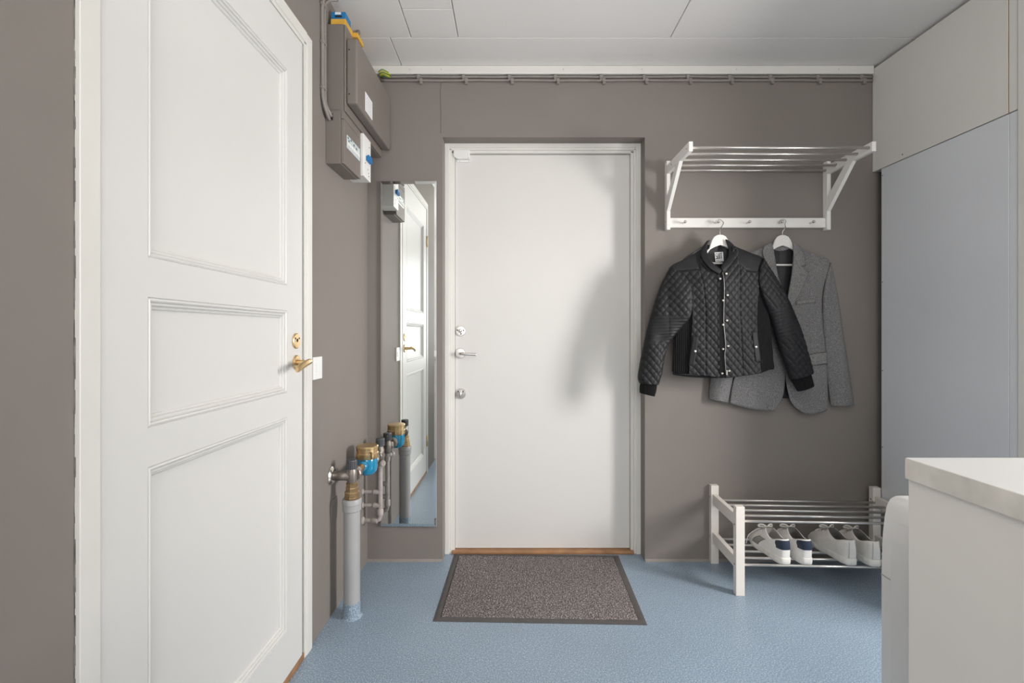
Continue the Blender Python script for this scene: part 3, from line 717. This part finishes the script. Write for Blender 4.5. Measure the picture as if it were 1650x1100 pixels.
SL = [(388, 250), (404, 330), (414, 450), (414, 820)]; SR = [(602, 190), (596, 330), (598, 480), (612, 800)]
def dleft(x, y, s, t):
    yk = sm(238, 250, y-0.06*abs(x-400)) if x < 392 else 1
    return quilt(x, y)*yk + seam(x-lx(y, SL)) + (seam(y-(244+0.06*abs(x-400))) if x < 392 else 0) + fold(x, y)
def dright(x, y, s, t):
    b = 252+0.02*(x-610)+(0 if x > 640 else -(640-x)*0.9)
    yk = sm(b, b+8, y) if x > 604 else 1
    return quilt(x, y)*yk + seam(x-lx(y, SR)) + (seam(y-b+3) if x > 604 else 0) + fold(x, y)
sagf = lambda s, t: 0
fpl = sheet('front_panel', [(418, 128), (330, 182), (247, 230), (318, 282), (344, 360), (347, 470), (342, 600), (332, 720), (328, 806)],
      [(424, 140), (420, 185), (448, 232), (486, 266), (482, 400), (482, 560), (486, 660), (490, 740), (493, 826)], 70, 190, DT, 'quilt', t, dleft)
fpr = sheet('front_panel', [(574, 116), (572, 140), (564, 180), (532, 226), (504, 256), (506, 420), (508, 560), (514, 680), (520, 828)],
      [(600, 120), (680, 152), (748, 184), (714, 250), (706, 340), (694, 440), (690, 540), (702, 680), (716, 802)], 70, 190, DT, 'quilt', t, dright)
rib = lambda x, y, s, t: 0.0013*math.sin(x*2*PI/9.5)
for L, R in (([(344, 478), (300, 545), (270, 596), (259, 700), (255, 804)], [(349, 480), (346, 545), (342, 610), (333, 710), (328, 808)]),
             ([(706, 330), (692, 440), (690, 540), (702, 680), (716, 803)], [(716, 340), (752, 440), (778, 560), (790, 680), (801, 776)])):
    sheet('side_rib', L, R, 80, 50, lambda x, y, s, t: DT(x, y)+0.003, 'rib', t, rib)
hem = sheet('hem_band', [(254, 800), (254, 812)], [(801, 772), (801, 784)], 90, 3, lambda x, y, s, t: DT(x, y)+0.004, 'rib', t, None, sag=lambda s, t: 28*math.sin(PI*min(1, s*1.08))**0.8)
sheet('back_panel', [(440, 104), (300, 215), (268, 420), (272, 600), (262, 800)], [(556, 98), (720, 185), (745, 420), (778, 600), (795, 772)], 40, 50,
      lambda x, y, s, t: Y0+0.016+0.008*gx(x), 'lining', t, lambda x, y, s, t: 0.002*math.sin(x*0.09), sag=lambda s, t: 22*t*math.sin(PI*s))
# sleeves
def sleeve(L, R, inner_left, parent, pleat):
    def dep(x, y, s, t):
        q = s if not inner_left else 1-s          # 0 outer, 1 inner
        w = sm(0.75, 0.3, t)
        yin = DT(x, y)*w + (Y0-0.012)*(1-w)
        ye = (Y0-0.004)*(1-q) + yin*q
        return ye - 0.034*math.sqrt(max(0, 1-(2*s-1)**2))*min(1, 0.25+t*2.2)
    def dis(x, y, s, t):
        pm = sm(pleat[0]-0.05, pleat[0], t)*sm(pleat[1]+0.05, pleat[1], t)
        return quilt(x, y)*(1-pm) + pm*0.0035*abs(math.sin(PI*(t-pleat[0])*36+ (s-0.5)*2.2))**0.5 + fold(x, y) + 0.004*math.exp(-((t-0.62)/0.05)**2)*math.sin(s*9)
    return sheet('sleeve', L, R, 56, 170, dep, 'quilt', parent, dis, thick=lambda x, y, s, t: 0.004+0.03*math.sqrt(max(0, 1-(2*s-1)**2)))
sleeve([(246, 227), (214, 284), (185, 345), (152, 440), (128, 525), (106, 610), (90, 690), (75, 770), (68, 830), (76, 860)],
       [(252, 232), (310, 274), (340, 335), (348, 430), (336, 505), (280, 580), (232, 645), (210, 720), (196, 800), (176, 868)], False, t, (0.46, 0.64))
sleeve([(745, 186), (716, 245), (705, 330), (738, 430), (778, 510), (806, 590), (832, 675), (858, 750), (874, 795), (890, 840)],
       [(752, 182), (795, 250), (832, 312), (872, 384), (908, 455), (940, 535), (966, 615), (990, 700), (1006, 750), (1019, 802)], True, t, (0.46, 0.64))
for L, R in (([(79, 856), (75, 885), (76, 912)], [(169, 867), (166, 898), (156, 931)]), ([(892, 839), (912, 870), (932, 903)], [(1003, 814), (1011, 843), (1017, 872)])):
    sheet('cuff', L, R, 64, 8, lambda x, y, s, t: Y0-0.012-0.026*math.sqrt(max(0, 1-(2*s-1)**2)), 'rib', t, lambda x, y, s, t: 0.0016*math.sin(s*2*PI*13),
          thick=lambda x, y, s, t: 0.004+0.04*math.sqrt(max(0, 1-(2*s-1)**2)))
# collar bands
cd = lambda x, y, s, t: Y0+0.004-0.056*sm(70, 270, y)-0.006
sheet('collar', [(444, 86), (412, 128), (400, 165), (404, 196), (436, 246), (482, 278)], [(462, 82), (442, 116), (436, 158), (441, 190), (466, 226), (498, 252)], 14, 50, cd, 'quilt', t, lambda x, y, s, t: 0.004*math.sqrt(max(0, 1-(2*s-1)**2)))
sheet('collar', [(545, 78), (555, 118), (552, 150), (538, 186), (510, 212), (494, 244)], [(562, 84), (588, 112), (594, 140), (580, 184), (546, 228), (504, 264)], 14, 50, cd, 'quilt', t, lambda x, y, s, t: 0.004*math.sqrt(max(0, 1-(2*s-1)**2)))
# placket, zip, snaps, pockets
pk = sheet('placket', [(474, 272), (474, 420), (475, 560), (480, 680), (486, 822)], [(508, 258), (508, 420), (510, 560), (516, 680), (522, 826)], 8, 80, lambda x, y, s, t: DT(x, y)-0.004, 'rib', t, lambda x, y, s, t: fold(x, y))
def JP(x, y, d): return Vector((JX(x), DT(x, y)-d-fold(x, y), JZ(y)))
b = BM(); tube(b, [JP(x, y, 0.0095) for x, y in ((500, 258), (505, 300), (508, 360), (507, 430), (506, 500), (508, 560), (514, 620), (516, 660), (512, 700), (515, 750), (519, 805))], 0.0013, 8, 60)
zp = link('zip', b, 'zipmetal', t, True)
b = BM(); c = JP(521, 795, 0.012); box(b, c.x-0.003, c.x+0.004, c.y-0.003, c.y+0.002, c.z-0.014, c.z+0.010, 0.0012); link('zip_pull', b, 'chrome', zp)
for x, y in ((521, 273), (525, 387), (503, 415), (524, 521), (503, 544), (530, 657), (503, 673), (500, 803), (535, 789), (487, 300)):
    c = JP(x, y, 0.0085); b = BM(); lathe(b, [(0.0058, -0.003), (0.0058, 0.0005), (0.0045, 0.002), (0, 0.0025)], c, (0, -1, 0), 14); link('snap_button', b, 'chrome', t, 0.7)
for L, R, sx, sy in (([(346, 600), (334, 685), (324, 764)], [(376, 606), (366, 690), (354, 770)], 358, 685), ([(658, 580), (668, 670), (680, 752)], [(690, 572), (702, 660), (716, 742)], 682, 662)):
    pf = sheet('pocket_welt', L, R, 8, 30, lambda x, y, s, t: DT(x, y)-0.0035, 'quilt', t, lambda x, y, s, t: 0.005*min(1, 8*min(s, 1-s))*min(1, 14*min(t, 1-t))+fold(x, y))
    c = JP(sx, sy, 0.0095); b = BM(); lathe(b, [(0.0062, -0.003), (0.0062, 0.0005), (0.0045, 0.002), (0, 0.0025)], c, (0, -1, 0), 14); link('snap_button', b, 'chrome', pf, 0.7)
# woven label in the neck
def tag_mesh(w, h):
    b = BM(); box(b, -w/2, w/2, -0.0006, 0, -h/2, h/2); return b
yl = Y0+0.003
tg = link('neck_label', tag_mesh(0.041, 0.046), 'paper', t, local=True)
tg.location = Vector(((1010+496/3.3333-CX)*yl/F, yl, EYE-(360+179/3.3333-CY)*yl/F)) - world_off(t); tg.rotation_euler = (0, math.radians(-4), 0)
def strokes(segs, x0, w, h):
    q = BM()
    for a in segs: box(q, x0+a[0]*w, x0+a[1]*w, -0.0009, -0.0006, a[2]*h-0.010, a[3]*h-0.010)
    return q
LW = 0.24
for ch, x0, segs in (('S', -0.0175, [(0, 1, 0, .14), (0, 1, .86, 1), (0, 1, .43, .57), (0, .34, .57, .86), (.66, 1, .14, .43)]), ('U', -0.0083, [(0, .34, 0, 1), (.66, 1, 0, 1), (.34, .66, 0, .12)]),
                     ('I', 0.001, [(0, .42, 0, 1)]), ('T', 0.0062, [(.28, .72, 0, .88), (-.1, 1.1, .88, 1)])):
    link('letter', strokes(segs, x0, 0.0078, 0.029), 'ink', tg, local=True)
b = BM()
for i in range(9): box(b, -0.016+0.0036*i, -0.0138+0.0036*i, -0.0009, -0.0006, -0.0185, -0.016)
o = link('small_print', b, 'ink', tg, local=True); o['kind'] = 'stuff'

# --- grey tweed blazer
YB0 = 2.380; JD = 2.362
t = thing('tweed_blazer', (JX(836), YB0, JZ(60)), 'grey tweed blazer on a white hanger, hanging half behind the black jacket', 'blazer')
def ysb(x):
    return 112+0.36*max(0, abs(x-836)-70)
def DB(x, y, s=0, t=0):
    q = math.sqrt(max(0, 1-((x-836)/330)**2))
    return YB0-0.022*q*min(1, max(0, (y-ysb(x)+15)/170))**0.6 - 0.006*sm(450, 900, y)*q
fb = lambda x, y, s=0, t=0: 0.0020*math.sin(x*0.017+y*0.006)+0.0012*math.sin(x*0.045-y*0.01)
sheet('front_panel', [(782, 104), (735, 128), (640, 168), (568, 208), (606, 310), (616, 440), (606, 620), (584, 800), (566, 880), (556, 966)],
      [(784, 110), (786, 180), (798, 250), (826, 330), (856, 430), (858, 560), (852, 700), (846, 820), (830, 930), (785, 1004)], 40, 80, DB, 'tweed', t, fb, sag=lambda s, t: 0 if t < 0.9 else 10*(t-0.9)*10*math.sin(PI*s))
sheet('front_panel', [(906, 114), (894, 190), (880, 290), (866, 370), (852, 480), (850, 620), (850, 760), (852, 860), (880, 962), (945, 1016)],
      [(928, 118), (1010, 160), (1102, 208), (1062, 320), (1050, 430), (1056, 560), (1070, 700), (1078, 840), (1080, 920), (1077, 1000)], 40, 80, DB, 'tweed', t,
      lambda x, y, s, t: fb(x, y)+0.6*seam(x-lx(y, [(985, 420), (985, 640), (1000, 700), (1002, 1010)]), 3), sag=lambda s, t: 0 if t < 0.9 else 14*(t-0.9)*10*math.sin(PI*s))
def bsleeve(L, R, inner_left):
    def dep(x, y, s, tt):
        q = (1-s) if inner_left else s
        w = sm(0.7, 0.3, tt)
        yin = DB(x, y)*w+(YB0-0.004)*(1-w)
        return (YB0-0.002)*(1-q)+yin*q-0.024*math.sqrt(max(0, 1-(2*s-1)**2))*min(1, 0.3+2*tt)
    return sheet('sleeve', L, R, 30, 80, dep, 'tweed', t, lambda x, y, s, tt: fb(x, y)+0.003*math.sin(s*7+tt*5), thick=lambda x, y, s, tt: 0.003+0.016*math.sqrt(max(0, 1-(2*s-1)**2)))
bsleeve([(566, 210), (535, 330), (508, 480), (486, 640), (462, 800), (450, 945)], [(572, 214), (606, 310), (616, 450), (606, 640), (586, 800), (549, 964)], False)
bsleeve([(1100, 212), (1066, 310), (1050, 440), (1062, 600), (1080, 760), (1110, 980)], [(1107, 212), (1130, 325), (1158, 480), (1182, 630), (1206, 790), (1231, 976)], True)
sheet('lining', [(786, 132), (600, 260), (604, 500), (600, 700), (604, 940)], [(902, 132), (1070, 260), (1060, 500), (1066, 700), (1062, 942)], 40, 40,
      lambda x, y, s, t: YB0+0.013, 'lining', t, lambda x, y, s, t: 0.003*abs(math.sin(x*0.045)))
sheet('back_collar', [(784, 100), (786, 128)], [(900, 100), (898, 128)], 20, 4, lambda x, y, s, t: YB0+0.008, 'tweed', t, sag=lambda s, t: 14*math.sin(PI*s))
sheet('collar', [(897, 108), (893, 150), (898, 190), (914, 236)], [(926, 116), (946, 150), (956, 190), (958, 222)], 10, 24, lambda x, y, s, t: DB(x, y)-0.011-0.004*math.sin(PI*s), 'tweed2', t, fb, thick=0.004)
sheet('collar', [(738, 122), (728, 150), (732, 180), (752, 226)], [(780, 100), (786, 140), (788, 180), (790, 230)], 10, 24, lambda x, y, s, t: DB(x, y)-0.011-0.004*math.sin(PI*s), 'tweed2', t, fb, thick=0.004)
sheet('lapel', [(896, 170), (884, 250), (870, 330), (858, 400), (846, 470)], [(914, 236), (966, 262), (944, 322), (908, 400), (862, 470)], 14, 40, lambda x, y, s, t: DB(x, y)-0.006-0.009*math.sin(PI*min(1, s*0.6+0.1)), 'tweed2', t, fb, thick=0.0035)
sheet('lapel', [(752, 226), (706, 252), (730, 322), (766, 400), (830, 470)], [(790, 170), (798, 250), (814, 330), (830, 400), (846, 470)], 14, 40, lambda x, y, s, t: DB(x, y)-0.006-0.009*math.sin(PI*min(1, (1-s)*0.6+0.1)), 'tweed2', t, fb, thick=0.0035)
sheet('chest_pocket', [(904, 418), (908, 436)], [(1004, 403), (1008, 422)], 20, 4, lambda x, y, s, t: DB(x, y)-0.007, 'tweed2', t, fb, thick=0.005)
sheet('pocket_flap', [(962, 704), (968, 762)], [(1068, 688), (1072, 750)], 20, 10, lambda x, y, s, t: DB(x, y)-0.008, 'tweed2', t, fb, thick=0.005)
def shade_line(pts, off, r=0.0011):  # thin dark tubes drawn in as shadow lines along folds and edges
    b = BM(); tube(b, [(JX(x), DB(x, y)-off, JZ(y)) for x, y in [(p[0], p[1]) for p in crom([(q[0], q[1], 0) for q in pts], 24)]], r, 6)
    link('fold_shade_line', b, 'shade_line', t, True)
shade_line([(914, 237), (940, 248), (967, 263)], 0.0125); shade_line([(967, 263), (946, 322), (910, 400), (864, 470)], 0.0055)
shade_line([(918, 236), (940, 230), (959, 223)], 0.0105, 0.0009); shade_line([(930, 116), (948, 150), (958, 190), (960, 222)], 0.0055, 0.0009)
shade_line([(904, 434), (950, 428), (1008, 421)], 0.003); shade_line([(962, 703), (1015, 696), (1068, 687)], 0.0085); shade_line([(968, 764), (1020, 759), (1073, 752)], 0.003)
shade_line([(918, 275), (930, 280), (944, 284)], 0.0145, 0.0008)
shade_line([(1100, 212), (1066, 310), (1051, 400), (1050, 480)], 0.0035)
for x, y in ((842, 748), (846, 620)):
    c = Vector((JX(x), DB(x, y)-0.008, JZ(y))); b = BM(); lathe(b, [(0.009, -0.006), (0.009, 0.0), (0.007, 0.002), (0.004, 0.001)], c, (0, -1, 0), 16); link('button', b, 'blackcap', t, 0.7)

# ---------------------------------------------------------------- shoe rack
RA = math.radians(-2.5)
rack = thing('shoe_rack', (1.4209, 2.2265, 0), 'cream wooden two-tier shoe rack with steel rails against the back wall', 'shoe rack', RA, local=True)
lx0, lx1 = -0.420, 0.412; ps = 0.0385
for xa in (lx0, lx1-ps):
    for ya in (-0.16, 0.132):
        b = BM(); box(b, xa, xa+ps, ya, ya+0.030, 0.0, 0.3955, 0.0018); link('post', b, 'cream', rack)
    for z0, z1 in ((0.300, 0.352), (0.110, 0.160)):
        b = BM(); box(b, xa+0.008, xa+ps-0.008, -0.1302, 0.1322, z0, z1, 0.0015); link('side_bar', b, 'cream', rack)
    dots('bolt_head', 'chrome', rack, [(xa, ya, z) for ya, z in ((-0.145, 0.312), (-0.145, 0.135), (0.147, 0.335), (0.147, 0.135))], (-1, 0, 0), 0.0042)
rm = None
for z in (0.323, 0.127):
    for k in range(5):
        if rm is None:
            b = BM(); tube(b, [(lx0+ps-0.012, 0, 0), (lx1-ps+0.012, 0, 0)], 0.0058, 14); rm = link('rail', b, 'rail', rack, 0.8); r = rm
        else:
            r = rm.copy(); COL.objects.link(r)
        r.location = (0, -0.133+0.066*k, z)

# ---------------------------------------------------------------- shoes
def outline(a, L, W):
    """plan of the shoe: a=0 heel centre, 0.5 toe, right side first"""
    th = 2*PI*a; cx = -math.cos(th); sy = math.sin(th)
    x = L*(0.5+0.5*cx*(1+0.0*cx))
    n = x/L
    w = W*(0.80+0.28*sm(0.25, 0.72, n)-0.10*math.exp(-((n-0.42)/0.16)**2))
    s = math.copysign(abs(sy)**(0.50+0.22*sm(0.1, 0.5, n)), sy)
    return x, -w/2*s
def make_shoe(label, group, upper, inner, navy, L=0.272, W=0.098, sole_h=0.031, loose=False, stripe=False):
    t = thing('sneaker', (0, 0, 0), label, 'shoe', 0, group, local=True)
    N = 64
    b = BM(); rings = []
    for z, k in ((0.0, 0.955), (0.003, 0.985), (0.012, 1.0), (sole_h-0.004, 1.0), (sole_h, 0.975)):
        ring = []
        for i in range(N):
            x, y = outline(i/N, L, W); n = x/L
            lift = 0.010*sm(0.72, 1.0, n)*(1-z/sole_h*0.6)
            ring.append(b.verts.new(((x-L/2)*k+L/2, y*k, z*(1-0.22*sm(0.2, 0.6, n))+lift)))
        rings.append(ring)
    for i in range(len(rings)-1):
        for k in range(N): b.faces.new((rings[i][k], rings[i][(k+1) % N], rings[i+1][(k+1) % N], rings[i+1][k]))
    b.faces.new(rings[0][::-1]); b.faces.new(rings[-1])
    link('sole', b, 'sole', t, 0.7)
    top = lambda n: sole_h*(1-0.22*sm(0.2, 0.6, n))+0.010*sm(0.72, 1, n)*0.4
    RX0, RX1, RW2 = 0.008, 0.146, 0.070        # collar opening
    def rim(a):
        th = 2*PI*a; n = 0.5-0.5*math.cos(th)
        x = RX0+(RX1-RX0)*n; y = -RW2/2*math.copysign(abs(math.sin(th))**0.65, math.sin(th))*(1-0.10*n)
        z = 0.107-0.022*math.sin(PI*n)**1.5+0.003*n
        return Vector((x, y, z))
    def upt(a, v, out=0.0):
        x, y = outline(a, L, W); n = x/L
        p0 = Vector(((x-L/2)*0.965+L/2, y*0.95, top(n)-0.004)); p3 = rim(a)
        d = Vector((p0.x-L/2, p0.y, 0))
        toe = sm(0.55, 1.0, n)
        hz = (0.058*(1-toe)+0.040*toe)
        p1 = Vector((p0.x+(0.006 if n < 0.1 else 0)*-1, p0.y*1.03, top(n)+hz*0.55))
        p2 = Vector((p3.x*(1-toe)+(L*0.80)*toe*1.0 if n > 0.5 else p3.x-0.004*(1-n*2), p0.y*(0.62*(1-toe)+0.45*toe)+p3.y*0.30, (top(n)+hz*0.98)*(1) + (p3.z-top(n)-hz)*0.35*(1-toe)))
        q = 1-v
        p = p0*q**3+p1*3*q*q*v+p2*3*q*v*v+p3*v**3
        if out:
            c = Vector((L*0.4, 0, 0.02)); p = p+(Vector((p.x-c.x, p.y, (p.z-c.z)*0.4))).normalized()*out
        return p
    b = BM(); NV = 16; rings = []
    for j in range(NV+1): rings.append([b.verts.new(upt(i/N, j/NV)) for i in range(N)])
    # padded collar roll and inside wall
    for ins, dz in ((0.0025, 0.0035), (0.0065, 0.0030), (0.0095, -0.004), (0.0095, -0.02), (0.004, -0.045)):
        rg = []
        for i in range(N):
            p = rim(i/N); c = Vector(((RX0+RX1)/2, 0, p.z)); d = (c-p); d = d.normalized() if d.length > 1e-6 else d
            rg.append(b.verts.new(p+d*ins+Vector((0, 0, dz))))
        rings.append(rg)
    for i in range(len(rings)-1):
        for k in range(N): b.faces.new((rings[i][k], rings[i][(k+1) % N], rings[i+1][(k+1) % N], rings[i+1][k]))
    link('upper', b, upper, t, True)
    b = BM(); lo = [b.verts.new((rim(i/N).x*0.98+0.001, rim(i/N).y*0.9, 0.045+0.02*sm(0.5, 1, rim(i/N).x/RX1))) for i in range(N)]; b.faces.new(lo)
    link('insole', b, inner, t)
    # inner collar lining
    b = BM(); r2 = []
    for ins, dz in ((0.0068, 0.0028), (0.0105, -0.004), (0.0105, -0.02), (0.005, -0.05)):
        rg = []
        for i in range(N):
            p = rim(i/N); c = Vector(((RX0+RX1)/2, 0, p.z)); d = (c-p).normalized(); rg.append(b.verts.new(p+d*ins+Vector((0, 0, dz))))
        r2.append(rg)
    for i in range(len(r2)-1):
        for k in range(N): b.faces.new((r2[i][k], r2[i][(k+1) % N], r2[i+1][(k+1) % N], r2[i+1][k]))
    link('collar_lining', b, 'insole' if inner == 'insole' else 'shadedlining', t, True)
    # heel tab or heel strip
    b = BM(); V = []
    if navy: A0, v0, v1 = 0.15, 0.40, 0.985
    else: A0, v0, v1 = 0.030, 0.08, 0.97
    for j in range(9):
        v = v0+(v1-v0)*j/8; rw = []
        for i in range(17):
            s = i/16*2-1; a = A0*(0.78+0.22*sm(0, 0.6, j/8))*s if navy else A0*s
            rw.append(b.verts.new(upt(a % 1.0, v, 0.0018)))
        V.append(rw)
    for j in range(8):
        for i in range(16): b.faces.new((V[j][i], V[j][i+1], V[j+1][i+1], V[j+1][i]))
    link('heel_tab', b, 'navy' if navy else upper, t, True)
    if not navy:
        for s in (-1, 1):
            b = BM(); tube(b, [upt((A0*s) % 1.0, v0+(v1-v0)*k/10, 0.0019) for k in range(11)], 0.0013, 6); link('heel_seam', b, 'greyink', t, True)
    if stripe:
        for a0, a1, m2, out in ((0.678, 0.732, 'insole', 0.0014), (0.676, 0.680, 'ink', 0.0019), (0.730, 0.734, 'ink', 0.0019)):
            b = BM(); V = []
            for j in range(9): V.append([b.verts.new(upt(a0+(a1-a0)*i/4+0.015*(j/8), 0.06+0.56*j/8, out)) for i in range(5)])
            for j in range(8):
                for i in range(4): b.faces.new((V[j][i], V[j][i+1], V[j+1][i+1], V[j+1][i]))
            link('side_stripe', b, m2, t, True)
    # tongue
    b = BM(); V = []
    for j in range(9):
        q = j/8; rw = []
        for i in range(9):
            s = i/8*2-1; w = 0.024+0.004*q
            rw.append(b.verts.new((RX1+0.045-0.062*q+0.004*s*s, w*s, 0.084+0.034*q-0.012*s*s+0.006*math.sin(PI*q))))
        V.append(rw)
    for j in range(8):
        for i in range(8): b.faces.new((V[j][i], V[j][i+1], V[j+1][i+1], V[j+1][i]))
    bmesh.ops.solidify(b, geom=list(b.faces), thickness=0.005)
    link('tongue', b, upper, t, True)
    # laces: four crossings and a bow
    for k in range(5):
        x = RX1+0.012+0.0155*k; z = 0.098-0.0078*k
        b = BM(); sg = 1 if k % 2 else -1
        tube(b, [(x-0.004*sg, -0.028, z-0.013), (x-0.002*sg, -0.018, z+0.001), (x, 0, z+0.007), (x+0.002*sg, 0.018, z+0.001), (x+0.004*sg, 0.028, z-0.013)], 0.0030, 8, 16); link('lace', b, upper, t, True)
    x, z = RX1+0.006, 0.108
    b = BM()
    tube(b, [(x, 0, z), (x+0.004, 0.014, z+0.010), (x+0.010, 0.030, z+0.010), (x+0.016, 0.034, z), (x+0.010, 0.018, z), (x, 0, z)], 0.0032, 8, 30)
    tube(b, [(x, 0, z), (x+0.004, -0.014, z+0.010), (x+0.012, -0.030, z+0.008), (x+0.018, -0.034, z-0.004), (x+0.010, -0.018, z), (x, 0, z)], 0.0032, 8, 30)
    if loose: tube(b, [(x, 0.0, z), (x+0.03, 0.030, z-0.022), (x+0.06, 0.052, z-0.058), (x+0.066, 0.060, z-0.085), (x+0.05, 0.074, z-0.098)], 0.0024, 8, 30)
    link('bow', b, upper, t, True)
    return t
def place(s, x, y, z, head):
    s.location = (x, y, z); s.rotation_euler = (0, 0, PI/2+head)
ST = 0.1335
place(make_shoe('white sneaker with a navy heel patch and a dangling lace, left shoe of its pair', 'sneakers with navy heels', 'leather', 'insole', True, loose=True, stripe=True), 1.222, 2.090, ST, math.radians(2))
place(make_shoe('white sneaker with a navy heel patch beside the one with the dangling lace', 'sneakers with navy heels', 'leather', 'shadedsole', True), 1.3165, 2.088, ST, math.radians(-2))
place(make_shoe('worn plain white sneaker with a heel seam strip, next to the navy-heeled pair', 'plain white sneakers', 'leather2', 'shadedsole', False), 1.512, 2.082, ST, math.radians(2))
place(make_shoe('plain white sneaker with a heel seam strip, rightmost on the rack beside the washing machine', 'plain white sneakers', 'leather2', 'shadedsole', False), 1.6085, 2.070, ST, math.radians(-2))

# ---------------------------------------------------------------- washing machine and counter
WX, WYF = 0.833, 1.063
t = thing('washing_machine', (1.13, 0.765, 0), 'white washing machine with a rounded front corner behind the white counter', 'washing machine')
# side profile in (x,z): front bulges towards -x, control panel leans back at the top
pr = [(WX+0.006, 0.0), (WX, 0.012), (WX, 0.622), (WX+0.0005, 0.66), (WX+0.003, 0.715), (WX+0.0075, 0.755), (WX+0.0135, 0.781), (WX+0.021, 0.794), (WX+0.034, 0.80), (WX+0.60, 0.80), (WX+0.60, 0.0)]
b = BM(); prism(b, [(p[0]+0.001, p[1]) for p in pr[:-2]]+[(WX+0.0599, 0.80), (WX+0.0599, 0.0)] if False else pr, 'y', WYF-0.60, WYF, 0.006); link('body', b, 'appliance', t, 0.5)
b = BM(); box(b, WX-0.0008, WX+0.004, WYF-0.031, WYF-0.003, 0.6215, 0.6240); link('panel_seam', b, 'greyink', t)
b = BM(); prism(b, [(WX-0.0022, 0.015), (WX-0.0022, 0.62), (WX-0.0007, 0.672), (WX+0.002, 0.715), (WX+0.0068, 0.745), (WX+0.0075, 0.757), (WX+0.02, 0.757), (WX+0.02, 0.015)], 'y', 0.50, WYF-0.031, 0.0012); link('front_panel', b, 'appliance', t)
KX, KY, KZ = 0.681, 0.814, 0.95
t = thing('counter', (1.2, 0.3, 0), 'white-topped counter with a scuffed thick edge and plain off-white side', 'counter')
b = BM(); box(b, KX+0.0012, RW-0.003, -0.6, KY-0.0006, KZ-0.0352, KZ, 0.0006, 1); link('worktop', b, 'counter', t)
b = BM(); box(b, KX, KX+0.001, -0.6, KY, KZ-0.0355, KZ-0.0008); link('edge_band', b, 'counteredge', t)
b = BM(); box(b, KX+0.0045, KX+0.0225, -0.6, KY-0.0015, 0.0, KZ-0.0358, 0.001); link('side_panel', b, 'panel', t)
b = BM(); box(b, KX+0.025, RW-0.003, -0.6, -0.58, 0.0, KZ-0.0358, 0.001); link('end_panel', b, 'panel', t)
b = BM(); box(b, RW-0.023, RW-0.004, 0.30, KY-0.002, 0.0, KZ-0.0358, 0.001); link('support_panel', b, 'panel', t)
